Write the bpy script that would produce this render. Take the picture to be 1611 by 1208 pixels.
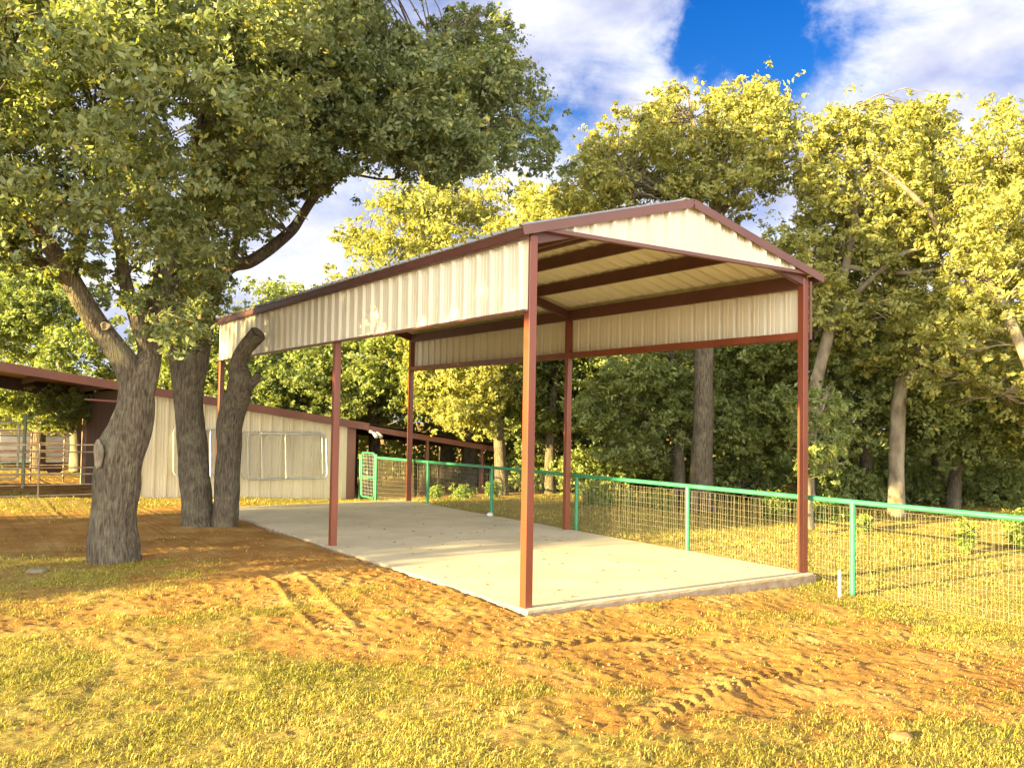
import bpy, math, random
import numpy as np
from mathutils import Vector, Matrix
R = math.radians
scene = bpy.context.scene
col = scene.collection
for o in list(bpy.data.objects): bpy.data.objects.remove(o, do_unlink=True)

# ---------------------------------------------------------------- camera
CAM = np.array([-5.8155, -8.2265, 2.1]); YAW, PIT, ROL, FPX = .5957, .0417, .0164, 1389.6
fw = np.array([math.sin(YAW)*math.cos(PIT), math.cos(YAW)*math.cos(PIT), math.sin(PIT)])
rt = np.array([math.cos(YAW), -math.sin(YAW), 0.0]); up = np.cross(rt, fw)
cr, sr = math.cos(ROL), math.sin(ROL)
RC, UC = rt*cr+up*sr, -rt*sr+up*cr
cd = bpy.data.cameras.new('camera'); cam = bpy.data.objects.new('camera', cd); col.objects.link(cam)
M = Matrix.Identity(4)
for i in range(3):
    M[i][0] = RC[i]; M[i][1] = UC[i]; M[i][2] = -fw[i]; M[i][3] = CAM[i]
cam.matrix_world = M
cd.sensor_width = 36; cd.lens = 36*FPX/1611; cd.clip_start = .05; cd.clip_end = 2000
scene.camera = cam
def ray(px, py):
    X, Y = px-805.5, py-604
    return fw+RC*X/FPX-UC*Y/FPX
def at(px, py, d): return CAM+ray(px, py)*d          # point seen at a pixel, d metres deep

# ---------------------------------------------------------------- light
SUN_EL, SUN_AZ = 10.5, 0.4        # low sun from -x
sd = np.array([math.cos(R(SUN_EL))*math.cos(R(180-SUN_AZ)), math.cos(R(SUN_EL))*math.sin(R(180-SUN_AZ)), math.sin(R(SUN_EL))])
sl = bpy.data.lights.new('sun', 'SUN'); so = bpy.data.objects.new('sun', sl); col.objects.link(so)
sl.energy = 5.0; sl.angle = R(.5); sl.color = (1.0, .77, .31)
so.rotation_euler = Vector(-sd).to_track_quat('-Z', 'Y').to_euler()
scene.view_settings.view_transform = 'Standard'; scene.view_settings.look = 'None'
scene.view_settings.exposure = 2.85; scene.view_settings.gamma = 1
scene.render.engine = 'CYCLES'
w = bpy.data.worlds.new('World'); scene.world = w; w.use_nodes = True
nt = w.node_tree; N = nt.nodes; L = nt.links
bg = N['Background']; bg.inputs['Strength'].default_value = .12
sky = N.new('ShaderNodeTexSky'); sky.sky_type = 'NISHITA'; sky.sun_disc = False
sky.sun_elevation = R(SUN_EL); sky.sun_rotation = R(-90); sky.dust_density = .4; sky.ozone_density = 2.5
tc = N.new('ShaderNodeTexCoord')
def wmath(op, a, b=None, c=None):
    n = N.new('ShaderNodeMath'); n.operation = op
    for i, v in enumerate((a, b, c)):
        if v is None: continue
        if isinstance(v, (int, float)): n.inputs[i].default_value = v
        else: L.new(v, n.inputs[i])
    return n.outputs[0]
def wnoise(scale, detail, rough, off=(0, 0, 0), dist=0.0):
    mp = N.new('ShaderNodeMapping'); mp.inputs['Location'].default_value = off; mp.inputs['Scale'].default_value = (1, 1, 1.9)
    L.new(tc.outputs['Generated'], mp.inputs['Vector'])
    n = N.new('ShaderNodeTexNoise'); n.inputs['Scale'].default_value = scale; n.inputs['Detail'].default_value = detail
    n.inputs['Roughness'].default_value = rough; n.inputs['Distortion'].default_value = dist
    L.new(mp.outputs[0], n.inputs['Vector']); return n.outputs['Fac']
n1 = wnoise(5.0, 12, .62, (3.1, 1.2, .4), .5)
wn = N.new('ShaderNodeTexNoise'); wn.inputs['Scale'].default_value = 9; wn.inputs['Detail'].default_value = 6; wn.inputs['Roughness'].default_value = .6; L.new(tc.outputs['Generated'], wn.inputs['Vector'])
ws = N.new('ShaderNodeVectorMath'); ws.operation = 'MULTIPLY_ADD'; L.new(wn.outputs['Color'], ws.inputs[0]); ws.inputs[1].default_value = (.17, .17, .17); ws.inputs[2].default_value = (-.085, -.085, -.085)
wv = N.new('ShaderNodeVectorMath'); wv.operation = 'ADD'; L.new(tc.outputs['Generated'], wv.inputs[0]); L.new(ws.outputs[0], wv.inputs[1])
cov = wmath('ADD', wmath('MULTIPLY', wmath('SUBTRACT', n1, .5), 2.6), .88)
for px, py, rad, amt in ((1175, 0, .06, 1.1), (1135, 70, .045, .6), (1215, 110, .05, .9), (900, 200, .055, .9), (1300, 80, .05, .5), (1100, 30, .04, .3), (860, 160, .03, .5), (1290, 60, .03, .3), (600, 330, .04, .2)):
    d = ray(px, py); d = d/np.linalg.norm(d)
    vm = N.new('ShaderNodeVectorMath'); vm.operation = 'DISTANCE'; L.new(wv.outputs[0], vm.inputs[0]); vm.inputs[1].default_value = d
    g = wmath('POWER', 2.718, wmath('MULTIPLY', wmath('POWER', wmath('DIVIDE', vm.outputs['Value'], rad), 2.0), -1.0))
    cov = wmath('SUBTRACT', cov, wmath('MULTIPLY', g, amt))
cm = N.new('ShaderNodeMapRange'); cm.interpolation_type = 'SMOOTHSTEP'; cm.inputs['From Min'].default_value = -.10; cm.inputs['From Max'].default_value = 1.0
L.new(cov, cm.inputs['Value'])
n2 = wnoise(6.5, 6, .5, (.3, 5.2, 2.1), .1)
cr2 = N.new('ShaderNodeValToRGB'); cr2.color_ramp.elements[0].position = .36; cr2.color_ramp.elements[1].position = .60
cr2.color_ramp.elements[0].color = (.70, .75, 1.06, 1); cr2.color_ramp.elements[1].color = (1.38, 1.38, 1.46, 1)
L.new(n2, cr2.inputs[0])
hs = N.new('ShaderNodeHueSaturation'); hs.inputs['Saturation'].default_value = 1.42; hs.inputs['Value'].default_value = .28; hs.inputs['Hue'].default_value = .525
L.new(sky.outputs[0], hs.inputs['Color'])
mx = N.new('ShaderNodeMix'); mx.data_type = 'RGBA'
L.new(cm.outputs[0], mx.inputs['Factor']); L.new(hs.outputs[0], mx.inputs['A']); 
# fill lobe added to the unseen cloud behind the camera
vd = N.new('ShaderNodeVectorMath'); vd.operation = 'DOT_PRODUCT'; L.new(tc.outputs['Generated'], vd.inputs[0]); vd.inputs[1].default_value = (-.60, -.80, -.02)
gr = N.new('ShaderNodeMapRange'); gr.interpolation_type = 'SMOOTHSTEP'; gr.inputs['From Min'].default_value = -.15; gr.inputs['From Max'].default_value = .85; gr.inputs['To Min'].default_value = 1.0; gr.inputs['To Max'].default_value = 6.8
L.new(vd.outputs['Value'], gr.inputs['Value'])
wc = N.new('ShaderNodeVectorMath'); wc.operation = 'SCALE'; L.new(cr2.outputs[0], wc.inputs[0]); L.new(gr.outputs[0], wc.inputs['Scale'])
sz_ = N.new('ShaderNodeSeparateXYZ'); L.new(tc.outputs['Generated'], sz_.inputs[0])
zr = N.new('ShaderNodeMapRange'); zr.interpolation_type = 'SMOOTHSTEP'; zr.inputs['From Min'].default_value = .42; zr.inputs['From Max'].default_value = .75; zr.inputs['To Min'].default_value = 1; zr.inputs['To Max'].default_value = .18
L.new(sz_.outputs['Z'], zr.inputs['Value']); wz = N.new('ShaderNodeVectorMath'); wz.operation = 'SCALE'; L.new(wc.outputs[0], wz.inputs[0]); L.new(zr.outputs[0], wz.inputs['Scale']); wc = wz     # cloud dimmed overhead to cut the fill on level faces
wt = N.new('ShaderNodeMapRange'); wt.inputs['From Min'].default_value = -.2; wt.inputs['From Max'].default_value = .6; L.new(vd.outputs['Value'], wt.inputs['Value'])
wm = N.new('ShaderNodeMix'); wm.data_type = 'RGBA'; L.new(wt.outputs[0], wm.inputs['Factor']); wm.inputs['A'].default_value = (1, 1, 1, 1); wm.inputs['B'].default_value = (1.06, 1.0, .80, 1)
wp = N.new('ShaderNodeVectorMath'); wp.operation = 'MULTIPLY'; L.new(wc.outputs[0], wp.inputs[0]); L.new(wm.outputs['Result'], wp.inputs[1]); L.new(wp.outputs[0], mx.inputs['B'])
L.new(mx.outputs['Result'], bg.inputs['Color'])

# ---------------------------------------------------------------- helpers
def hash3(ix, iy, iz, s):
    h = (ix.astype(np.int64)*73856093) ^ (iy.astype(np.int64)*19349663) ^ (iz.astype(np.int64)*83492791) ^ (s*2654435761)
    h = (h ^ (h >> 13)) * 1274126177; h = (h ^ (h >> 16)) & 0xffffff
    return h/float(0xffffff)
def vnoise(x, y, z=None, s=0):
    x = np.asarray(x, float); y = np.asarray(y, float); z = np.zeros_like(x) if z is None else np.asarray(z, float)
    ix, iy, iz = np.floor(x), np.floor(y), np.floor(z); fx, fy, fz = x-ix, y-iy, z-iz
    fx, fy, fz = fx*fx*(3-2*fx), fy*fy*(3-2*fy), fz*fz*(3-2*fz); out = 0
    for a in (0, 1):
        for b in (0, 1):
            for c in (0, 1):
                wgt = (fx if a else 1-fx)*(fy if b else 1-fy)*(fz if c else 1-fz)
                out = out+wgt*hash3(ix+a, iy+b, iz+c, s)
    return out
def fbm(x, y, sc, oct=4, s=0):
    o = 0; a = .5; t = 0
    for i in range(oct):
        o = o+a*vnoise(x*sc, y*sc, None, s+i); t += a; a *= .55; sc *= 2.1
    return o/t
def ss(a, b, x): t = np.clip((x-a)/(b-a), 0, 1); return t*t*(3-2*t)

def tag(o, label=None, cat=None, group=None, kind=None):
    if label: o['label'] = label
    if cat: o['category'] = cat
    if group: o['group'] = group
    if kind: o['kind'] = kind
    return o
def thing(name, label, cat, loc=(0, 0, 0), group=None):
    o = bpy.data.objects.new(name, None); col.objects.link(o); o.location = [float(v) for v in loc]; o.empty_display_size = .2
    return tag(o, label, cat, group)
def link(name, me, mat, parent=None):
    o = bpy.data.objects.new(name, me); col.objects.link(o); me.materials.append(mat)
    if parent is not None:
        o.parent = parent; o.matrix_parent_inverse = Matrix.Translation(-Vector(parent.location)) if parent.type == 'EMPTY' else Matrix.Identity(4)
    return o
def npmesh(name, V, F, smooth=False, attr=None):
    V = np.ascontiguousarray(V, dtype=np.float32); F = np.ascontiguousarray(F, dtype=np.int32); k = F.shape[1]
    me = bpy.data.meshes.new(name); me.vertices.add(len(V)); me.vertices.foreach_set('co', V.ravel())
    me.loops.add(F.size); me.loops.foreach_set('vertex_index', F.ravel())
    me.polygons.add(len(F)); me.polygons.foreach_set('loop_start', np.arange(0, F.size, k, dtype=np.int32))
    if smooth: me.polygons.foreach_set('use_smooth', np.ones(len(F), dtype=bool))
    me.update(calc_edges=True)
    for n, a in (attr or {}).items():
        at_ = me.attributes.new(n, 'FLOAT', 'POINT'); at_.data.foreach_set('value', np.ascontiguousarray(a, dtype=np.float32))
    return me
class MB:
    def __init__(s): s.v = []; s.f = []; s.sm = []
    def add(s, vs, fs, smooth=False):
        b = len(s.v); s.v += [tuple(float(c) for c in v) for v in vs]; s.f += [tuple(i+b for i in f) for f in fs]; s.sm += [smooth]*len(fs)
    def box(s, a, b):
        (x0, y0, z0), (x1, y1, z1) = a, b
        s.add([(x0, y0, z0), (x1, y0, z0), (x1, y1, z0), (x0, y1, z0), (x0, y0, z1), (x1, y0, z1), (x1, y1, z1), (x0, y1, z1)],
              [(0, 3, 2, 1), (4, 5, 6, 7), (0, 1, 5, 4), (1, 2, 6, 5), (2, 3, 7, 6), (3, 0, 4, 7)])
    def beam(s, p0, p1, wd, ht, upv=(0, 0, 1)):
        p0, p1 = Vector(p0), Vector(p1); d = (p1-p0).normalized(); u = Vector(upv); sde = d.cross(u).normalized(); u = sde.cross(d)
        vs = []
        for p in (p0, p1):
            for a, b in ((-1, -1), (1, -1), (1, 1), (-1, 1)): vs.append(p+sde*a*wd/2+u*b*ht/2)
        s.add(vs, [(0, 1, 2, 3), (7, 6, 5, 4), (0, 4, 5, 1), (1, 5, 6, 2), (2, 6, 7, 3), (3, 7, 4, 0)])
    def tube(s, pts, r, seg=8, caps=True):
        P = [Vector([float(c) for c in p]) for p in pts]; n = len(P); rs = r if hasattr(r, '__len__') else [r]*n; vs = []
        pu = None
        for i in range(n):
            d = ((P[min(i+1, n-1)]-P[max(i-1, 0)])).normalized()
            if pu is None: pu = d.orthogonal().normalized()
            pu = (pu-d*pu.dot(d)).normalized(); q = d.cross(pu)
            for k in range(seg):
                a = 2*math.pi*k/seg; vs.append(P[i]+(pu*math.cos(a)+q*math.sin(a))*rs[i])
        fs = [(i*seg+k, i*seg+(k+1) % seg, (i+1)*seg+(k+1) % seg, (i+1)*seg+k) for i in range(n-1) for k in range(seg)]
        s.add(vs, fs, True)
        if caps: s.add(vs[:seg], [tuple(range(seg))[::-1]]); s.add(vs[-seg:], [tuple(range(seg))])
    def build(s, name, mat, parent=None):
        me = bpy.data.meshes.new(name); me.from_pydata(s.v, [], s.f); me.polygons.foreach_set('use_smooth', s.sm); me.update()
        return link(name, me, mat, parent)

# ---------------------------------------------------------------- materials
def mat(name, base, rough=.7, var=None, vscale=3.0, vstretch=(1, 1, 1), bump=0, bscale=60, bstretch=(1, 1, 1), metal=0, spec=.5, detail=5, lo=.35, hi=.65):
    m = bpy.data.materials.new(name); m.use_nodes = True; T = m.node_tree; n = T.nodes; l = T.links; P = n['Principled BSDF']
    P.inputs['Base Color'].default_value = (*base, 1); P.inputs['Roughness'].default_value = rough; P.inputs['Metallic'].default_value = metal
    P.inputs['Specular IOR Level'].default_value = spec
    t = n.new('ShaderNodeTexCoord')
    def noise(sc, st, dt):
        mp = n.new('ShaderNodeMapping'); mp.inputs['Scale'].default_value = st; l.new(t.outputs['Object'], mp.inputs['Vector'])
        q = n.new('ShaderNodeTexNoise'); q.inputs['Scale'].default_value = sc; q.inputs['Detail'].default_value = dt; l.new(mp.outputs[0], q.inputs['Vector']); return q
    if var:
        q = noise(vscale, vstretch, detail); r_ = n.new('ShaderNodeValToRGB'); r_.color_ramp.elements[0].color = (*base, 1); r_.color_ramp.elements[1].color = (*var, 1)
        r_.color_ramp.elements[0].position = lo; r_.color_ramp.elements[1].position = hi
        l.new(q.outputs['Fac'], r_.inputs[0]); l.new(r_.outputs[0], P.inputs['Base Color'])
    if bump:
        q = noise(bscale, bstretch, 5); b = n.new('ShaderNodeBump'); b.inputs['Strength'].default_value = 1; b.inputs['Distance'].default_value = bump
        l.new(q.outputs['Fac'], b.inputs['Height']); l.new(b.outputs[0], P.inputs['Normal'])
    return m
STEEL = mat('red_oxide_steel', (.15, .038, .018), .34, (.19, .05, .023), 2.0, (1, 1, .4), bump=.0006, bscale=30)
TRIM = mat('brown_trim', (.125, .052, .040), .42, (.15, .065, .050), 1.5, bump=.0008, bscale=6)
CREAM = mat('cream_panel', (.58, .545, .42), .42, (.64, .61, .49), .9, (1, 1, .3), bump=.0012, bscale=3)
BARNCREAM = mat('aged_cream_panel', (.60, .54, .37), .55, (.70, .64, .46), 1.4, (1, 1, .5), bump=.002, bscale=4)
ROOFM = mat('galvalume_roof', (.45, .47, .50), .3, (.5, .52, .55), 2, metal=.6)
BROOF = mat('barn_roof_brown', (.13, .05, .04), .55, (.17, .07, .055), 2)
PURL = mat('dark_red_primer_and_eave_shade', (.075, .026, .02), .5, (.095, .034, .026), 3)
RUST = mat('rusty_brown_barn_trim', (.17, .07, .055), .6, (.22, .095, .07), 1.3)
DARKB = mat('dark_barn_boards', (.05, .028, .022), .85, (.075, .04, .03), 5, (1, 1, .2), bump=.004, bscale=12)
GREEN = mat('green_painted_pipe', (.026, .19, .095), .42, (.04, .25, .13), 4, bump=.0005, bscale=40)
DULLG = mat('faded_green_pipe', (.16, .24, .14), .6, (.24, .28, .17), 5)
WIRE = mat('fence_wire', (.36, .31, .22), .45, (.46, .40, .30), 8, metal=.3)
GALV = mat('galvanised_pipe', (.50, .52, .52), .4, (.38, .40, .40), 6, metal=.5)
RUSTPIPE = mat('weathered_corral_pipe', (.22, .13, .09), .6, (.38, .30, .22), 5)
YPIPE = mat('pale_gate_pipe', (.50, .46, .30), .5, (.40, .38, .24), 5)
WHITE = mat('white_painted_metal', (.62, .62, .60), .5, (.52, .51, .48), 3)
STAKEM = mat('bare_white_stake', (.75, .70, .58), .7, (.62, .55, .42), 10)
BARK = mat('oak_bark', (.042, .031, .02), .95, (.175, .145, .10), 40, (1, 1, .16), bump=.05, bscale=42, bstretch=(1, 1, .17), lo=.33, hi=.72)
BARKP = mat('pale_lichen_bark', (.10, .078, .05), .95, (.26, .22, .155), 5, (1, 1, .5), bump=.02, bscale=14, bstretch=(1, 1, .3))
for bm_ in (BARK, BARKP):      # broad grey-green lichen patches over the bark
    T_ = bm_.node_tree; P_ = T_.nodes['Principled BSDF']; src = P_.inputs['Base Color'].links[0].from_socket
    t_ = T_.nodes.new('ShaderNodeTexCoord'); q_ = T_.nodes.new('ShaderNodeTexNoise'); q_.inputs['Scale'].default_value = 3.2; q_.inputs['Detail'].default_value = 10; q_.inputs['Roughness'].default_value = .72; T_.links.new(t_.outputs['Object'], q_.inputs['Vector'])
    m1 = T_.nodes.new('ShaderNodeMapRange'); m1.inputs['From Min'].default_value = .50; m1.inputs['From Max'].default_value = .66; m1.inputs['To Max'].default_value = .6; T_.links.new(q_.outputs['Fac'], m1.inputs['Value'])
    x_ = T_.nodes.new('ShaderNodeMix'); x_.data_type = 'RGBA'; T_.links.new(m1.outputs[0], x_.inputs['Factor']); T_.links.new(src, x_.inputs['A']); x_.inputs['B'].default_value = (.20, .19, .115, 1); T_.links.new(x_.outputs['Result'], P_.inputs['Base Color'])
CUT = mat('cut_wood', (.10, .075, .05), .9, (.17, .13, .09), 12)
GLASS = mat('lamp_lens', (.7, .7, .68), .2)
FLOWER = mat('yellow_petals', (.75, .42, .02), .7)

def leafmat(name, dark, light, accent, tr=.45):
    m = bpy.data.materials.new(name); m.use_nodes = True; T = m.node_tree; n = T.nodes; l = T.links; P = n['Principled BSDF']
    a = n.new('ShaderNodeAttribute'); a.attribute_name = 'v'; r_ = n.new('ShaderNodeValToRGB'); e = r_.color_ramp.elements
    e[0].color = (*dark, 1); e[0].position = 0; e[1].color = (*light, 1); e[1].position = .8
    x = e.new(1.0); x.color = (*accent, 1); l.new(a.outputs['Fac'], r_.inputs[0])
    P.inputs['Roughness'].default_value = .5; P.inputs['Specular IOR Level'].default_value = .35; l.new(r_.outputs[0], P.inputs['Base Color'])
    t = n.new('ShaderNodeBsdfTranslucent'); mul = n.new('ShaderNodeMix'); mul.data_type = 'RGBA'; mul.blend_type = 'MULTIPLY'; mul.inputs['Factor'].default_value = 1
    l.new(r_.outputs[0], mul.inputs['A']); mul.inputs['B'].default_value = (1.35, 1.3, .5, 1); l.new(mul.outputs['Result'], t.inputs['Color'])
    mxs = n.new('ShaderNodeMixShader'); mxs.inputs[0].default_value = tr; l.new(P.outputs[0], mxs.inputs[1]); l.new(t.outputs[0], mxs.inputs[2])
    l.new(mxs.outputs[0], n['Material Output'].inputs['Surface']); return m
LEAF_OAK = leafmat('oak_leaves', (.12, .165, .075), (.30, .34, .16), (.46, .42, .12))
LEAF_YEL = leafmat('yellowing_leaves', (.21, .235, .075), (.42, .415, .14), (.56, .46, .09))
LEAF_MID = leafmat('mid_green_leaves', (.16, .215, .08), (.32, .37, .13), (.42, .40, .10))
LEAF_GRN = leafmat('dark_green_leaves', (.14, .19, .075), (.26, .31, .11), (.32, .32, .08))
LEAF_WEED = leafmat('weed_leaves', (.14, .22, .05), (.30, .38, .09), (.42, .42, .09))
GRASSM = leafmat('grass_blades', (.20, .21, .035), (.50, .43, .09), (.68, .56, .20), .3)
DRYLEAF = leafmat('fallen_leaf', (.10, .055, .02), (.32, .2, .07), (.5, .4, .2), .15)

# ---------------------------------------------------------------- ground
CP = np.array([(-5.1,-1.9,.85),(-4.9,.1,.8),(-4.6,2.8,.45),(-4.3,-2.4,.8),(-3.5,.5,.55),(-3,2.7,.2),(-3.1,-1,.8),(-3.3,-3.1,.85),(-2,-.4,.15),
 (-1.1,2.2,.02),(-.9,-1,0),(-2,-2.6,.55),(-2.6,-3.5,.8),(-1.9,-3.9,.75),(-.5,-2.3,.08),(-1.3,-3.3,.35),(1.3,-2.3,.08),(-.1,-3.4,.12),(-.9,-4.1,.6),
 (2.4,-2.9,.05),(.8,-4,.12),(-.3,-4.7,.6),(.3,-5,1.0),(2,-4.3,.2),(4.1,-3.2,.6),(4.6,-2,.9),(3.2,-2,.15),(8.1,-.4,.95),(6.8,1,.95),(5.2,1.3,.95),(5.3,6,.9),
 (5.3,10,.95),(-3.9,10.2,.25),(-4.3,6.2,.6),(-4,4.3,.8),(-3,4.0,.4),(-1.9,9.2,0),(-1.5,6,0),(-.6,4,0),(-.6,9,0),(-3.3,15.3,.85),(-1,14.2,.8),(2.2,14.2,.9),(4,14.5,.9),
 (-.5,12.5,.1),(-2.5,7.5,0),(-1.2,4.2,0),(8,3,.9),(10,6,.9),(12,10,.8),(-7,8,.6),(-8,0,.8),(3,-8,.9),(-3,-8,.9),(8,-5,.9),(-2,18,.0),(-3,21,.2),(-3,27,.7),(9,18,.3)])
def grassy(x, y):
    num = 0; den = 0
    for a, b, g in CP:
        wgt = 1/(((x-a)**2+(y-b)**2)**1.5+.02); num = num+wgt*g; den = den+wgt
    return num/den
TR = [([(-1.5,-3.35),(-.6,-3.1),(.6,-2.95),(1.6,-3.0)], .17), ([(-2.2,.2),(-2.0,1.4),(-1.75,2.6),(-1.7,3.4)], .16), ([(-1.1,-1.05),(-.2,-1.25),(.7,-1.6)], .15), ([(.9,-1.9),(1.9,-2.0),(3.2,-2.5)], .17)]
def hgt(x, y, fine=True):
    x = np.asarray(x, float); y = np.asarray(y, float)
    h = -.035-.085*ss(.5, 4.9, x)*ss(2.2, -.1, y)-.06*ss(3.5, 4.9, x)*ss(-.2, -.8, y)-.06*ss(.5, -1.5, y)-.2*ss(12, 14.5, y)*ss(0, 5, x)+.17*ss(12, 16, y)*ss(0, -4, x)-.08*ss(15,25,y)
    h = h+.05*ss(0, -1, x)*(1-ss(11, 13, y))*ss(.5, 3, y)*.5
    h = h+(fbm(x, y, .22, 3, 5)-.5)*.12*ss(1.5, 4, np.abs(x-2.4))+(fbm(x, y, .02, 2, 9)-.5)*1.6*ss(20, 60, np.hypot(x, y))
    g = grassy(x, y) if fine else .5
    if fine:
        d = 1-g
        h = h+(fbm(x, y, 1.3, 3, 11)-.5)*.06*(.5+.5*d)+(fbm(x, y, 10, 2, 21)-.5)*.035*(.45+.55*d)+(vnoise(x*19, y*19, None, 23)-.5)*.012
        rg = np.abs(fbm(x, y, 6.5, 2, 33)-.5); h = h+(.10-np.minimum(rg, .10))*.10*d*ss(.45, .65, fbm(x, y, .9, 2, 35))
        for pl, wd in TR:
            pl = np.array(pl); best = np.full(x.shape, 9.); sb = np.zeros(x.shape); tb = np.zeros(x.shape); acc = 0
            for a, b in zip(pl[:-1], pl[1:]):
                e = b-a; Ln = np.hypot(*e); e = e/Ln; u = np.clip((x-a[0])*e[0]+(y-a[1])*e[1], 0, Ln)
                dx, dy = x-a[0]-u*e[0], y-a[1]-u*e[1]; ds = np.hypot(dx, dy); k = ds < best
                best = np.where(k, ds, best); sb = np.where(k, acc+u, sb); tb = np.where(k, -dx*e[1]+dy*e[0], tb); acc += Ln
            mk = ss(wd+.04, wd-.03, best)*(.35+.65*ss(.35, .6, fbm(x, y, 1.3, 2, 77)))
            h = h-mk*.012+mk*.024*ss(-.3, .5, np.sin((sb+np.abs(tb)*.9)*2*math.pi/.16))
            h = h+.03*ss(.07, .0, np.abs(best-wd-.05))*(.3+.7*fbm(x, y, 6, 2, 88))*ss(0,.1,sb)*ss(acc,acc-.1,sb)
    ins = ss(-.16, -.10, x)*ss(4.985, 4.925, x)*ss(-.22, -.14, y)*ss(12.55, 12.45, y)
    return h*(1-ins)+ins*(-.26)
def axis(lo, hi, st, a, b):
    c = list(np.arange(lo, hi+1e-6, st)); s_ = st; v = hi
    while v < b: s_ *= 1.16; v += s_; c.append(v)
    s_ = st; v = lo; pre = []
    while v > a: s_ *= 1.16; v -= s_; pre.append(v)
    return np.array(pre[::-1]+c)
xs = axis(-6.2, 5.6, .026, -400, 400); ys = axis(-5.8, 4.6, .026, -400, 400)
X, Y = np.meshgrid(xs, ys); nx, ny = len(xs), len(ys)
G = grassy(X, Y); Z = hgt(X, Y)
idx = np.arange(nx*ny).reshape(ny, nx)
F = np.stack([idx[:-1, :-1], idx[:-1, 1:], idx[1:, 1:], idx[1:, :-1]], -1).reshape(-1, 4)
me = npmesh('ground', np.stack([X, Y, Z], -1).reshape(-1, 3), F, True, {'g': G.ravel()})
gm = bpy.data.materials.new('red_dirt_and_thin_turf'); gm.use_nodes = True; T = gm.node_tree; n = T.nodes; l = T.links; P = n['Principled BSDF']
def gn(sc, dt=6, ro=.6):
    t = n.new('ShaderNodeTexCoord'); q = n.new('ShaderNodeTexNoise'); q.inputs['Scale'].default_value = sc; q.inputs['Detail'].default_value = dt; q.inputs['Roughness'].default_value = ro
    l.new(t.outputs['Object'], q.inputs['Vector']); return q.outputs['Fac']
def ramp(src, stops):
    r_ = n.new('ShaderNodeValToRGB'); e = r_.color_ramp.elements; e[0].position, e[0].color = stops[0][0], (*stops[0][1], 1); e[1].position, e[1].color = stops[-1][0], (*stops[-1][1], 1)
    for p_, c_ in stops[1:-1]: x_ = e.new(p_); x_.color = (*c_, 1)
    l.new(src, r_.inputs[0]); return r_.outputs[0]
def gmix(f, a, b):
    q = n.new('ShaderNodeMix'); q.data_type = 'RGBA'
    if isinstance(f, float): q.inputs['Factor'].default_value = f
    else: l.new(f, q.inputs['Factor'])
    l.new(a, q.inputs['A']); l.new(b, q.inputs['B']); return q.outputs['Result']
dirt = ramp(gn(1.1), [(.3, (.24, .118, .030)), (.5, (.37, .198, .052)), (.68, (.49, .32, .12))])
dirt = gmix(ramp(gn(28, 4), [(.4, (0, 0, 0)), (.75, (.55, .55, .55))]), dirt, ramp(gn(60, 2), [(.4, (.13, .05, .014)), (.6, (.46, .27, .09))]))
turf = ramp(gn(9, 5, .7), [(.3, (.17, .12, .03)), (.5, (.30, .24, .065)), (.7, (.43, .36, .12))])
a = n.new('ShaderNodeAttribute'); a.attribute_name = 'g'
mth = n.new('ShaderNodeMath'); mth.operation = 'MULTIPLY_ADD'; l.new(gn(3.3, 7, .7), mth.inputs[0]); mth.inputs[1].default_value = 1.6; l.new(a.outputs['Fac'], mth.inputs[2])
fac = n.new('ShaderNodeMapRange'); fac.interpolation_type = 'SMOOTHSTEP'; fac.inputs['From Min'].default_value = 1.18; fac.inputs['From Max'].default_value = 1.62; l.new(mth.outputs[0], fac.inputs['Value'])
l.new(gmix(fac.outputs[0], dirt, turf), P.inputs['Base Color']); P.inputs['Roughness'].default_value = .95; P.inputs['Specular IOR Level'].default_value = .15
b = n.new('ShaderNodeBump'); b.inputs['Distance'].default_value = .03; l.new(gn(48, 8, .75), b.inputs['Height']); l.new(b.outputs[0], P.inputs['Normal'])
o = link('ground', me, gm); tag(o, kind='structure')

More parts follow.
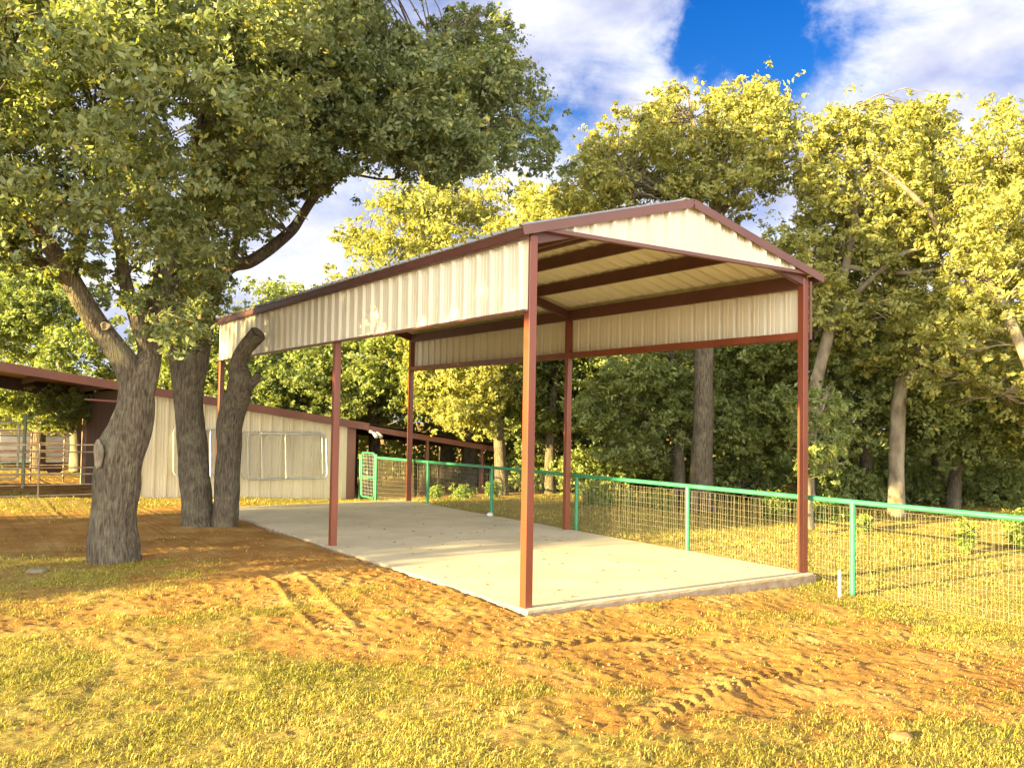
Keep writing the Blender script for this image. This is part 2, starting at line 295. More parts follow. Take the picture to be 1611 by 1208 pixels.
rng = np.random.default_rng(4)
def frustum_scatter(n_, d0, d1, power=1.0):
    d = d0+(d1-d0)*rng.random(n_)**power; lat = (rng.random(n_)-.5)*2*(.64*d+.4)
    f2 = fw[:2]/np.linalg.norm(fw[:2]); r2 = rt[:2]
    return CAM[0]+f2[0]*d+r2[0]*lat, CAM[1]+f2[1]*d+r2[1]*lat
def inslab(x, y, m=.0): return (x > -.10-m) & (x < 4.945+m) & (y > -.17-m) & (y < 12.5+m)
def inbarn(x, y): return (y > 15.7) & (y < 21.1) & (x > -1.05) & (x < 10)
def blades(name, label, n_t, d0, d1, per, ln, wd, spread, parent=None, power=1.0, flat=False):
    x, y = frustum_scatter(n_t, d0, d1, power); g = grassy(x, y)
    g2 = g-.20+1.5*(fbm(x, y, 2.2, 4, 55)-.5)+.9*(fbm(x, y, .6, 2, 66)-.5)+1.1*(fbm(x, y, 9, 2, 67)-.5)
    k = (rng.random(n_t) < (ss(-.15, .6, g2)*.8+.06 if flat else ss(.05, .95, g2)**1.3)) & ~inslab(x, y, .02) & ~inbarn(x, y); x, y, g2 = x[k], y[k], g2[k]
    tv = fbm(x, y, .9, 3, 91)
    x = np.repeat(x, per)+rng.normal(0, spread, len(x)*per); y = np.repeat(y, per)+rng.normal(0, spread, len(y)*per)
    tv = np.repeat(tv, per); gg = np.repeat(g2, per)
    m = len(x); z = hgt(x, y)-.004; az = rng.random(m)*2*math.pi; Ln = ln*(.5+rng.random(m))*(.6+.5*np.clip(gg, 0, 1)); W_ = wd*(.6+.8*rng.random(m))
    dx, dy = np.cos(az), np.sin(az); lean = .35+.95*rng.random(m)
    if flat: lean = 1.0+.28*rng.random(m); Ln = Ln*1.3
    P0 = np.stack([x, y, z], -1); P1 = P0+np.stack([dx*Ln*.35*lean, dy*Ln*.35*lean, Ln*.55*(1.15-lean*.45)], -1)
    P2 = P0+np.stack([dx*Ln*lean, dy*Ln*lean, Ln*np.clip(1.05-.85*lean, .06, 1)], -1); S = np.stack([-dy*W_, dx*W_, np.zeros(m)], -1)
    V = np.stack([P0-S*.5, P0+S*.5, P1-S*.45, P1+S*.45, P2-S*.08, P2+S*.08], 1).reshape(-1, 3); b_ = np.arange(m)[:, None]*6
    Fq = np.concatenate([b_+np.array([[0, 1, 3, 2]]), b_+np.array([[2, 3, 5, 4]])]); v = np.clip(.22+1.1*(tv-.25)+rng.normal(0, .25, m), 0, 1) if not flat else np.clip(.75+rng.normal(0, .2, m), 0, 1)
    o = link(name, npmesh(name, V, Fq, True, {'v': np.repeat(v, 6)}), GRASSM); return tag(o, label, 'grass', kind='stuff')
blades('grass', 'thin yellow-green lawn grass growing in patches over the foreground dirt', 120000, 4.6, 13.0, 5, .046, .0052, .05, power=.85)
blades('meadow_grass', 'coarser sunlit grass beyond the concrete slab, green fence and along the barn', 36000, 12.5, 34, 6, .075, .011, .10)
blades('dead_grass', 'flattened dry straw lying over the foreground dirt and lawn', 26000, 4.6, 12.0, 3, .06, .0045, .06, power=.85, flat=True)

# clods, litter
def clods(n_, d0, d1):
    x, y = frustum_scatter(n_, d0, d1); g = grassy(x, y)+.8*(fbm(x, y, 1.5, 3, 15)-.5); edge = np.exp(-((np.minimum(np.abs(y+.42), np.abs(x+.3))/.25)**2))
    k = (rng.random(n_) < np.clip(1.05-1.3*g, .06, 1)*(.25+.75*ss(.4, .62, fbm(x, y, 1.1, 3, 44)))+.3*edge*(g < .5)) & ~inslab(x, y, .03) & (y < 12); x, y = x[k], y[k]; m = len(x)
    s_ = .004+.020*rng.random(m)**5; z = hgt(x, y)+s_*.25
    O = np.array([(1, 0, 0), (0, 1, 0), (-1, 0, 0), (0, -1, 0), (0, 0, 1), (0, 0, -1)], float)
    V = O[None]*(s_[:, None, None]*(.6+.8*rng.random((m, 6, 1))))*np.array([1, 1, .7])+rng.normal(0, .25, (m, 6, 3))*s_[:, None, None]
    V = V+np.stack([x, y, z], -1)[:, None]; b_ = np.arange(m)[:, None]*6
    Fq = np.concatenate([b_+np.array([t]) for t in ((0, 1, 4), (1, 2, 4), (2, 3, 4), (3, 0, 4), (1, 0, 5), (2, 1, 5), (3, 2, 5), (0, 3, 5))])
    return npmesh('dirt_clods', V.reshape(-1, 3), Fq)
CLODM = mat('dirt_clod', (.19, .08, .028), .95, (.36, .19, .075), 14)
tag(link('dirt_clods', clods(20000, 4.8, 15), CLODM), 'loose orange dirt clods scattered over the bare ground', 'soil', kind='stuff')
def litter(n_, d0, d1, slab, size):
    x, y = frustum_scatter(n_, d0, d1); k = inslab(x, y, -.2) if slab else ~inslab(x, y, .03); x, y = x[k], y[k]; m = len(x)
    z = (np.full(m, .004) if slab else hgt(x, y)+.012); c = np.stack([x, y, z], -1); th = rng.random(m)*6.28; s_ = size*(.5+rng.random(m))
    a_ = np.stack([np.cos(th), np.sin(th), rng.normal(0, .12, m)+.1], -1)*s_[:, None]; b2 = np.stack([-np.sin(th), np.cos(th), rng.normal(0, .12, m)], -1)*s_[:, None]*.45
    lift = np.array([0, 0, 1.])*s_[:, None]*.25
    V = np.stack([c-a_, c-b2*1.0+lift, c+a_, c+b2+lift*.6], 1).reshape(-1, 3); b_ = np.arange(m)[:, None]*4
    return npmesh('fallen_leaves', V, b_+np.array([[0, 1, 2, 3]]), False, {'v': np.repeat(rng.random(m), 4)})
tag(link('fallen_leaves', litter(46000, 4.8, 20, False, .009), DRYLEAF), 'dry brown oak leaves littering the dirt and lawn', 'leaves', kind='stuff')
tag(link('slab_leaves', litter(900, 9, 24, True, .030), DRYLEAF), 'few dry leaves lying on the concrete slab', 'leaves', kind='stuff')

# ---------------------------------------------------------------- slab and shelter
SX0, SX1, SY0, SY1 = -.10, 4.945, -.17, 12.5
cm_ = bpy.data.materials.new('pale_concrete'); cm_.use_nodes = True; T = cm_.node_tree; n = T.nodes; l = T.links; P = n['Principled BSDF']
cc = ramp(gn(.8, 6, .65), [(.3, (.42, .375, .28)), (.5, (.53, .475, .35)), (.72, (.61, .56, .43))])
cc = gmix(ramp(gn(5, 8, .75), [(.56, (0, 0, 0)), (.70, (.5, .5, .5))]), cc, ramp(gn(9), [(.4, (.30, .23, .15)), (.6, (.36, .28, .19))]))
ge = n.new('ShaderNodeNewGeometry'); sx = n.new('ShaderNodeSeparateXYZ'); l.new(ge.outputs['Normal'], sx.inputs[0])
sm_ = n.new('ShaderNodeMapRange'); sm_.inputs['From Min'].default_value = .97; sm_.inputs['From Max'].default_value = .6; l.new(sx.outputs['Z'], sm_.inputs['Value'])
cc = gmix(sm_.outputs[0], cc, ramp(gn(6, 6, .7), [(.35, (.20, .135, .075)), (.6, (.32, .25, .17))]))     # shade of the side faces painted in as darker, browner concrete
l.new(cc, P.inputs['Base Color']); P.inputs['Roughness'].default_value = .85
b = n.new('ShaderNodeBump'); b.inputs['Distance'].default_value = .003; l.new(gn(90, 5), b.inputs['Height']); l.new(b.outputs[0], P.inputs['Normal'])
bm = MB(); gx = [SX0]+list(np.linspace(SX0+.03, SX1-.03, 40))+[SX1]; rnd = random.Random(3)
# slab top with softened, slightly broken arris
P_ = []
ys_ = [SY0]+list(np.linspace(SY0+.02, SY1-.02, 90))+[SY1]
V = []; 
for j, yy in enumerate(ys_):
    for i, xx in enumerate(gx):
        e = (i in (0, len(gx)-1)) or (j in (0, len(ys_)-1)); V.append((xx, yy, -.02-.012*rnd.random() if e else 0.0))
nX = len(gx); Fs = [(j*nX+i, j*nX+i+1, (j+1)*nX+i+1, (j+1)*nX+i) for j in range(len(ys_)-1) for i in range(nX-1)]
bot = len(V); rim = [i for i in range(nX)]+[j*nX+nX-1 for j in range(1, len(ys_))]+[(len(ys_)-1)*nX+i for i in range(nX-2, -1, -1)]+[j*nX for j in range(len(ys_)-2, 0, -1)]
V += [(V[i][0], V[i][1], -.32) for i in rim]
Fs += [(rim[(k+1) % len(rim)], rim[k], bot+k, bot+(k+1) % len(rim)) for k in range(len(rim))]
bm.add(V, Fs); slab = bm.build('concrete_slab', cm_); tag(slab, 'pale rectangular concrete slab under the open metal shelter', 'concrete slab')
W_, LEN, HP, HE, HR = 4.86, 12.19, 4.25, 4.33, 4.985
PZ = 3.37; XM = W_/2+.03
shelter = thing('metal_shelter', 'tall open gable carport of cream ribbed metal on dark red steel posts', 'carport', (0, 0, 0))
def roofz(x): return HE+(HR-HE)*(1-abs(x-XM)/(XM+.0)) if True else 0
YP = (0.0, 5.55, LEN)
for y in YP:
    for x in (0.0, W_):
        m_ = MB(); h = .055; bev = .008; pr = [(-h+bev, -h), (h-bev, -h), (h, -h+bev), (h, h-bev), (h-bev, h), (-h+bev, h), (-h, h-bev), (-h, -h+bev)]
        vs = [(x+a_, y+b_, z) for z in (-.01, roofz(x)-.11) for a_, b_ in pr]; m_.add(vs, [(i, (i+1) % 8, 8+(i+1) % 8, 8+i) for i in range(8)]+[tuple(range(8))[::-1], tuple(range(8, 16))])
        po = m_.build('post', STEEL, shelter)
def rib_profile(length, pitch=.3048, hr=.042, phase=.1):
    pts = [(0, 0)]; u = phase
    while u+.1 < length:
        pts += [(u, 0), (u+.024, hr), (u+.062, hr), (u+.086, 0)]
        for q in (.12, .20):
            if u+.072+q*.9+.02 < length: s0 = u+.065+q*.9; pts += [(s0, 0), (s0+.008, .006), (s0+.022, .006), (s0+.03, 0)]
        u += pitch
    pts += [(length, 0)]; return pts
def ribbed(O, U, Vd, Nn, length, v0, v1, **kw):
    O, U, Vd, Nn = map(lambda q: np.array(q, float), (O, U, Vd, Nn)); pr = rib_profile(length, **kw); m_ = MB(); vs = []
    for u, h in pr:
        a_, b_ = v0(u), v1(u)
        vs += [O+U*u+Nn*h+Vd*a_, O+U*u+Nn*h+Vd*b_, O+U*u+Nn*(h-.0015)+Vd*a_, O+U*u+Nn*(h-.0015)+Vd*b_]
    k = len(pr); fs = []
    for i in range(k-1):
        p, q = 4*i, 4*i+4; fs += [(p, q, q+1, p+1), (p+3, q+3, q+2, p+2), (p, p+2, q+2, q), (p+1, q+1, q+3, p+3)]
    fs += [(0, 1, 3, 2), (4*k-4, 4*k-2, 4*k-1, 4*k-3)]; m_.add(vs, fs); return m_
LW = LEN+.04
ribbed((-.062, -.03, PZ), (0, 1, 0), (0, 0, 1), (-1, 0, 0), LW, lambda u: 0, lambda u: .90).build('side_panel', CREAM, shelter)
ribbed((W_+.062, -.03, PZ), (0, 1, 0), (0, 0, 1), (1, 0, 0), LW, lambda u: 0, lambda u: .90).build('side_panel', CREAM, shelter)
GW = W_+.10
ribbed((-.05, -.068, 0), (1, 0, 0), (0, 0, 1), (0, -1, 0), GW, lambda u: 4.30, lambda u: max(4.305, roofz(u-.05)-.03), phase=.24, hr=.055).build('gable_panel', CREAM, shelter)
sl_ = math.atan2(HR-HE, XM); slen = (XM+.14)/math.cos(sl_)
for s in (-1, 1):
    ed = (-.14 if s < 0 else 2*XM+.14); O = (ed, -.12, roofz(0)-.14*math.tan(sl_)+.012) if s < 0 else (ed, -.12, roofz(0)-.14*math.tan(sl_)+.012)
    Vd = (math.cos(sl_)*-s, 0, math.sin(sl_)); Nn = (s*math.sin(sl_), 0, math.cos(sl_))
    ro = ribbed(O, (0, 1, 0), Vd, Nn, LEN+.3, lambda u: 0, lambda u: slen-.01); ro.build('roof_panel', CREAM, shelter)
    ro = ribbed(np.array(O)+np.array(Nn)*.006, (0, 1, 0), Vd, Nn, LEN+.3, lambda u: 0, lambda u: slen-.012); ro.build('roof_skin', ROOFM, shelter)
m_ = MB(); m_.beam((XM, -.05, HR+.045), (XM, LEN+.17, HR+.045), .10, .008); m_.build('ridge_cap', ROOFM, shelter)
# purlins and eave beams run the length
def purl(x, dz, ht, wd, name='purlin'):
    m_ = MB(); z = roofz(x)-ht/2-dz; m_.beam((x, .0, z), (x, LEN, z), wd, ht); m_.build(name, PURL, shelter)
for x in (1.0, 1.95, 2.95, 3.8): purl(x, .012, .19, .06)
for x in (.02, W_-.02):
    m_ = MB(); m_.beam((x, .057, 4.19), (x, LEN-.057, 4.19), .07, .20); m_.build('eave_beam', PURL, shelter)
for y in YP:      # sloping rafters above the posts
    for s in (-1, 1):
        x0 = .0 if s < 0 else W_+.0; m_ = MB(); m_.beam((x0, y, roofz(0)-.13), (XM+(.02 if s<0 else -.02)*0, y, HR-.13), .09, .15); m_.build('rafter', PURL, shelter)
for x in (0.0, W_):
    for a_, b_ in ((YP[0], YP[1]), (YP[1], YP[2])):
        m_ = MB(); m_.beam((x, a_+.056, PZ+.035), (x, b_-.056, PZ+.035), .10, .10); m_.build('bottom_girt', STEEL, shelter)
# trims
for s in (-1, 1):
    x0 = -.22 if s < 0 else 2*XM+.22; z0 = roofz(0)-.22*math.tan(sl_)
    m_ = MB(); m_.beam((x0, -.148, z0-.03), (XM, -.148, HR-.03), .012, .11); m_.beam((x0, -.10, z0+.022), (XM, -.10, HR+.022), .085, .006)
    m_.build('rake_trim', TRIM, shelter)
    m_ = MB(); m_.beam((x0+s*-.0, LEN+.19, z0-.02), (XM, LEN+.19, HR-.02), .012, .15); m_.build('rake_trim', TRIM, shelter)
    xe = -.142 if s < 0 else 2*XM+.142
    m_ = MB(); m_.beam((xe, -.12, 4.235), (xe, LEN+.17, 4.235), .008, .10); m_.beam((xe-s*.022, -.12, 4.17), (xe-s*.022, LEN+.17, 4.17), .05, .006); m_.build('eave_trim', PURL, shelter)  # eave trim takes the dark purlin colour to paint in its shade
m_ = MB(); m_.beam((-.04, -.09, 4.30), (W_+.04, -.09, 4.30), .07, .045); m_.build('gable_bottom_trim', TRIM, shelter)
for x in (-.068, W_+.068):
    m_ = MB(); m_.beam((x, -.03, PZ-.012), (x, LEN+.02, PZ-.012), .085, .022); m_.build('panel_bottom_trim', TRIM, shelter)
m_ = MB(); m_.box((W_+.064, -.075, PZ-.02), (W_+.105, -.056, 4.2)); m_.build('corner_trim', TRIM, shelter)

# ---------------------------------------------------------------- green fence
def gz1(x, y): return float(hgt(np.array([x]), np.array([y]))[0])
FX = 4.985+.045
fence = thing('wire_fence', 'green pipe fence with wire mesh running past the concrete slab', 'fence', (FX, -.7, -.18))
fy = [14.5, 11.5, 8.52, 5.45, 2.45, -.7, -3.8, -6.9]
for y in fy:
    g_ = gz1(FX+.05, y) if y > 12 or y < 0 else -.1
    r_ = .038; m_ = MB(); m_.tube([(FX, y, g_-.3), (FX, y, 1.05-(0 if y < 14 else -.05))], r_, 14); m_.build('post', GREEN, fence)
m_ = MB(); m_.tube([(FX, 14.45, 1.01), (FX, 8.5, 1.045), (FX, 2.4, 1.055), (FX, -6.9, 1.05)], .036, 14); m_.build('top_rail', GREEN, fence)
def mesh_wires(ya, yb, top, seedv):
    rr = random.Random(seedv); m_ = MB(); x = FX+.012; yy = ya+.06
    def bow(y, z): return .012*math.sin(y*3.1+seedv)*math.sin(z*2.4+1)
    L0 = [(-.02, ), ]
    bz = lambda y: (gz1(x+.1, y)+.03)
    b0, b1 = bz(ya), bz(yb)
    zs = lambda y: b0+(b1-b0)*(y-ya)/(yb-ya)
    k = 0
    while yy < yb-.03:
        lean = rr.uniform(-.006, .006); pts = [(x+bow(yy, z), yy+lean*i, z) for i, z in enumerate(np.linspace(zs(yy), top+rr.uniform(-.004, .004), 5))]
        m_.tube(pts, .0013, 3, False); yy += .0508; k += 1
    for i in range(11):
        pts = []
        for y in np.linspace(ya, yb, 12):
            lo = zs(y); pts.append((x+bow(y, lo+i*.1), y, lo+(top-lo)*i/10+.008*math.sin(y*2+i)))
        m_.tube(pts, .0015, 3, False)
    return m_
for k, (a_, b_) in enumerate(zip(fy[1:], fy[:-1])):
    mesh_wires(a_+.03, b_-.03, .97, k+1).build('wire_mesh', WIRE, fence)
gate = thing('walk_gate', 'narrow green wire-filled walk gate between fence end and barn corner', 'gate', (FX, 15, -.2))
m_ = MB(); m_.tube([(FX, 15.55, -.5), (FX, 15.55, 1.05)], .04, 12); m_.build('hinge_post', GREEN, gate)
def rrect(y0, y1, z0, z1, rad, x, seg=5):
    pts = []
    for cy, cz, a0 in ((y1-rad, z1-rad, 0), (y0+rad, z1-rad, 90), (y0+rad, z0+rad, 180), (y1-rad, z0+rad, 270)):
        for i in range(seg+1): a_ = R(a0+90*i/seg); pts.append((x, cy+rad*math.cos(a_), cz+rad*math.sin(a_)))
    return pts+[pts[0]]
m_ = MB(); m_.tube(rrect(14.62, 15.46, -.14, 1.12, .09, FX), .024, 8, False); m_.tube([(FX, 14.62, .42), (FX, 15.46, .42)], .022, 8)
m_.build('gate_frame', GREEN, gate)
m_ = MB()
for y in np.arange(14.66, 15.44, .1): m_.tube([(FX, y, -.12), (FX, y, 1.1)], .003, 4)
for z in np.arange(-.04, 1.1, .1): m_.tube([(FX, 14.64, z), (FX, 15.45, z)], .004, 4)
m_.build('gate_wires', GALV, gate)

# ---------------------------------------------------------------- barn
barn = thing('horse_barn', 'low cream metal barn with sloping brown roof edge behind the twin oaks', 'barn', (2, 15.8, -.1))
BY0, BY1 = 15.8, 21.0
def bz(x): return 2.66-.14*x
def wallpart(x0, x1, y, nrm, name, mt, phase=.12):
    O = (x0, y, 0) if nrm < 0 else (x1, y, 0); U = (1, 0, 0) if nrm < 0 else (-1, 0, 0)
    f = (lambda u: bz(x0+u)-.12) if nrm < 0 else (lambda u: bz(x1-u)-.12)
    return ribbed(O, U, (0, 0, 1), (0, nrm, 0), x1-x0, lambda u: -.35, f, phase=phase).build(name, mt, barn)
wallpart(-1.4, 4.72, BY0, -1, 'front_wall', BARNCREAM)
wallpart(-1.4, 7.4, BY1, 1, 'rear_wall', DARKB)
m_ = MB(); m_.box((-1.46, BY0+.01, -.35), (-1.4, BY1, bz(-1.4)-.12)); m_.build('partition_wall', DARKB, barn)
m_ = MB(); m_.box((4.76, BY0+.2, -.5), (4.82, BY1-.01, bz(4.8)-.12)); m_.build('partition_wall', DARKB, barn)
m_ = MB(); m_.box((4.70, BY0-.05, -.5), (4.95, BY0+.14, bz(4.8)-.1)); m_.build('corner_trim', RUST, barn)
m_ = MB(); m_.beam((-9, (BY0+BY1)/2, bz(-9)+.0), (9.75, (BY0+BY1)/2, bz(9.75)+.0), BY1-BY0+.3, .05); m_.build('roof', BROOF, barn)
m_ = MB(); m_.beam((-9, BY0-.17, bz(-9)-.06), (5.3, BY0-.17, bz(5.3)-.06), .04, .21); m_.build('fascia', RUST, barn)
m_ = MB(); m_.beam((5.28, BY0-.13, bz(5.28)-.08), (9.9, BY0-.13, bz(9.9)-.08), .04, .22); m_.build('fascia', RUST, barn)
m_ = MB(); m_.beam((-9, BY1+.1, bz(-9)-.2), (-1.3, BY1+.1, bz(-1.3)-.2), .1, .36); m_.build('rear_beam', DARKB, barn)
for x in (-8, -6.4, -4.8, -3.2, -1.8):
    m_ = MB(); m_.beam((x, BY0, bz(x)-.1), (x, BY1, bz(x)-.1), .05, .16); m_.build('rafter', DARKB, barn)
for x in (5.6, 6.8, 8.0, 9.2):
    m_ = MB(); m_.beam((x, BY0, bz(x)-.1), (x, BY1, bz(x)-.1), .05, .14); m_.build('rafter', DARKB, barn)
m_ = MB(); m_.beam((-2.3, BY0-.02, 2.46), (-1.4, BY0-.02, 2.42), .04, .045); m_.build('cross_rail', RUST, barn)
for x, y in ((7.35, BY0), (9.35, BY0), (9.35, BY1-.1)):
    m_ = MB(); m_.box((x-.04, y-.04, -.5), (x+.04, y+.04, bz(x)-.08)); m_.build('post', RUST, barn)
m_ = MB(); m_.box((-1.56, BY1+.03, -.3), (-1.46, BY1+.13, bz(-1.5)-.1)); m_.build('post', RUSTPIPE, barn)
m_ = MB(); m_.box((-6.0, BY1-.1, -.3), (-5.88, BY1+.02, bz(-6)-.1)); m_.build('post', YPIPE, barn)
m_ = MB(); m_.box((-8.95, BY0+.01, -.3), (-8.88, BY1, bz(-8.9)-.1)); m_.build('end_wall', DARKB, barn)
# floodlight
fl = thing('flood_light', 'white twin-head floodlight fixed on the barn fascia above the green gate', 'light', (5.34, BY0-.2, 1.72))
m_ = MB(); m_.tube([(5.34, BY0-.14, 1.72), (5.34, BY0-.24, 1.72)], .05, 10); m_.build('wall_mount', WHITE, fl)
for dx in (.03, .17):
    m_ = MB(); m_.tube([(5.34+dx*.4, BY0-.22, 1.70), (5.37+dx, BY0-.30, 1.66)], .015, 6); m_.tube([(5.35+dx, BY0-.27, 1.69), (5.38+dx, BY0-.36, 1.63), (5.40+dx, BY0-.44, 1.57)], [.03, .045, .062], 12); m_.build('lamp_head', WHITE, fl)
# chain link kennel panels leaning on the wall
def kennel(x0, x1, zb, zt, off, lab, mid):
    t_ = thing('chain_link_panel', lab, 'kennel panel', ((x0+x1)/2, BY0-.3-off, zb), 'chain link panels hung on the barn wall')
    def P3(x, z): return (x, BY0-.05-off-(zt-z)*.12, z)
    pts = [P3(p[1], p[2]) for p in rrect(x0, x1, zb, zt, .11, 0)]
    m_ = MB(); m_.tube(pts, .017, 8, False)
    for mx_ in mid: m_.tube([P3(mx_, zb), P3(mx_, zt)], .017, 8)
    m_.build('frame', GALV, t_)
    m_ = MB(); st = .075; Hh = zt-zb-.06; n_ = int((x1-x0+Hh)/st)
    for i in range(n_+1):
        for sg in (1, -1):
            a_ = (x0+.02+i*st-Hh) if sg > 0 else (x0+.02+i*st); b_ = a_+sg*Hh; za, zb_ = zb+.03, zt-.03
            lo, hi = x0+.02, x1-.02; pa = [a_, za]; pb = [b_, zb_]
            if min(a_, b_) > hi or max(a_, b_) < lo: continue
            def clip(p, q, lim): f_ = (lim-p[0])/(q[0]-p[0]); return [lim, p[1]+f_*(q[1]-p[1])]
            if pa[0] < lo: pa = clip(pa, pb, lo)
            if pa[0] > hi: pa = clip(pa, pb, hi)
            if pb[0] < lo: pb = clip(pb, pa, lo)
            if pb[0] > hi: pb = clip(pb, pa, hi)
            m_.tube([P3(*pa), P3(*pb)], .0015, 3, False)
    m_.build('chain_link', GALV, t_)
kennel(1.75, 4.0, .40, 1.62, .07, 'front chain link panel nearest the shelter post, its left edge proud of the one behind', (2.8,))
kennel(1.6, 3.9, .42, 1.69, .0, 'rear chain link panel flat to the wall, right of the twin oak', (2.15,))
kennel(-.05, 1.5, .50, 1.74, .07, 'front chain link panel peeking out between the two oak trees', (.75,))
kennel(-.17, 1.4, .55, 1.77, .0, 'rear chain link panel flat to the wall behind the twin oak', (.65,))

# ---------------------------------------------------------------- corral behind and in the open bay
cf = thing('corral_fence', 'weathered brown pipe rail fence across the open barn bay', 'fence', (-3.4, 15.75, .1))
m_ = MB()
for z in (1.33, 1.16, .78, .62, .37, .12): m_.tube([(-9, 15.72, z+.02), (-1.05, 15.72, z)], .018, 6)
m_.build('rails', RUSTPIPE, cf)
for x in (-8.5, -6.9, -5.2, -3.25, -1.62):
    m_ = MB(); m_.tube([(x, 15.72, -.1), (x, 15.72, 1.36)], .024, 8); m_.build('upright', RUSTPIPE, cf)
cf2 = thing('livestock_panel', 'brown pipe livestock panel standing behind the barn bay', 'fence panel', (-1.6, 22.3, .2))
m_ = MB()
for z in (.25, .5, .72, .95, 1.18, 1.5, 1.75): m_.tube([(-4.6, 22.6, z), (-.3, 22.2, z)], .022, 6)
m_.build('rails', RUSTPIPE, cf2)
for x in (-2.75, -1.85, -.5):
    m_ = MB(); m_.tube([(x, 22.4-(x+1.5)*.09, 0), (x, 22.4-(x+1.5)*.09, 1.5)], .028, 8); m_.build('upright', RUSTPIPE, cf2)
cg = thing('corral_gate', 'pale yellow tube corral gate left of the barn bay', 'gate', (-5, 18.5, .1))
m_ = MB(); m_.tube([(p[1]*.85+.0, 18.5+(p[1]+5)*.15, p[2]) for p in rrect(-7.2, -4.05, .35, 1.85, .14, 0)], .03, 8, False)
m_.build('frame', YPIPE, cg)
m_ = MB()
for z in (.6, .82, 1.05, 1.28, 1.5): m_.tube([(-6.1, 18.3, z), (-3.46, 18.63, z)], .02, 6)
m_.build('bars', YPIPE, cg)
gp = MB(); gp.tube([(-3.3, 18.7, -.1), (-3.3, 18.7, 2.05)], .045, 10); gp.tube([(-3.38, 18.7, 1.8), (-3.3, 18.7, 1.95), (-3.1, 18.7, 2.0)], .03, 8); gpo = gp.build('gate_post', DULLG); tag(gpo, 'dark green pipe post beside the pale corral gate', 'post')
tr_ = thing('stock_trailer', 'low white slatted stock trailer parked behind the barn bay', 'trailer', (-2, 27, .1))
m_ = MB(); m_.box((-3.3, 26.6, .38), (1.1, 28.3, 1.42)); m_.build('body', WHITE, tr_)
m_ = MB()
for z in (.55, .8, 1.05, 1.3): m_.box((-3.3, 26.57, z), (1.1, 26.597, z+.04))
m_.build('side_rail', RUSTPIPE, tr_)
m_ = MB(); m_.box((-3.36, 26.54, 1.42), (1.16, 28.36, 1.52)); m_.build('top_rail', RUSTPIPE, tr_)
for x in (-1.6, -.8):
    m_ = MB(); m_.tube([(x, 26.62, .25), (x, 26.82, .25)], .3, 18); m_.build('wheel', DARKB, tr_)

# ---------------------------------------------------------------- small things
st = MB(); g_ = gz1(4.72, -.75); v0 = (4.68, -.72, g_-.1)
st.box((4.66, -.76, g_-.15), (4.695, -.735, .13)); st.add([(4.66, -.76, .1302), (4.695, -.76, .1302), (4.695, -.735, .1302), (4.66, -.735, .1302), (4.678, -.748, .165)], [(0, 1, 4), (1, 2, 4), (2, 3, 4), (3, 0, 4)])
so_ = st.build('survey_stake', STAKEM); tag(so_, 'short white wooden stake standing in dirt beside the slab corner', 'stake')
V0, F0 = [], []
import itertools
def rock(name, c, r, sq, mt, seed):
    q = np.random.default_rng(seed); seg, rg = 12, 8; V = []
    for i in range(rg+1):
        for j in range(seg):
            t_, p_ = math.pi*i/rg, 2*math.pi*j/seg; d = np.array([math.sin(t_)*math.cos(p_), math.sin(t_)*math.sin(p_), math.cos(t_)]); k = 1+.5*(float(vnoise(np.array([d[0]*2+seed]), np.array([d[1]*2]), np.array([d[2]*2]))[0])-.5)
            V.append(np.array(c)+d*k*np.array(sq)*r)
    m_ = MB(); m_.add(V, [(i*seg+j, (i+1)*seg+j, (i+1)*seg+(j+1) % seg, i*seg+(j+1) % seg) for i in range(rg) for j in range(seg)], True); return m_.build(name, mt)
tag(rock('crumpled_rag', (4.72, 8.1, .045), .07, (1.2, .9, .7), WHITE, 5), 'small crumpled white rag lying at the far slab edge', 'rag')
for i, (x, y, r_) in enumerate(((-4.38, 5.0, .09), (.05, -4.55, .07))):
    z = gz1(x, y)
    tag(rock('stone', (x, y, z+.02), r_, (1.4, 1, .5), CLODM if i else BARKP, 9+i), ('pale flat stone in the grass left of the big oak', 'rounded tan stone lying in dirt at the lower right lawn edge')[i], 'stone')

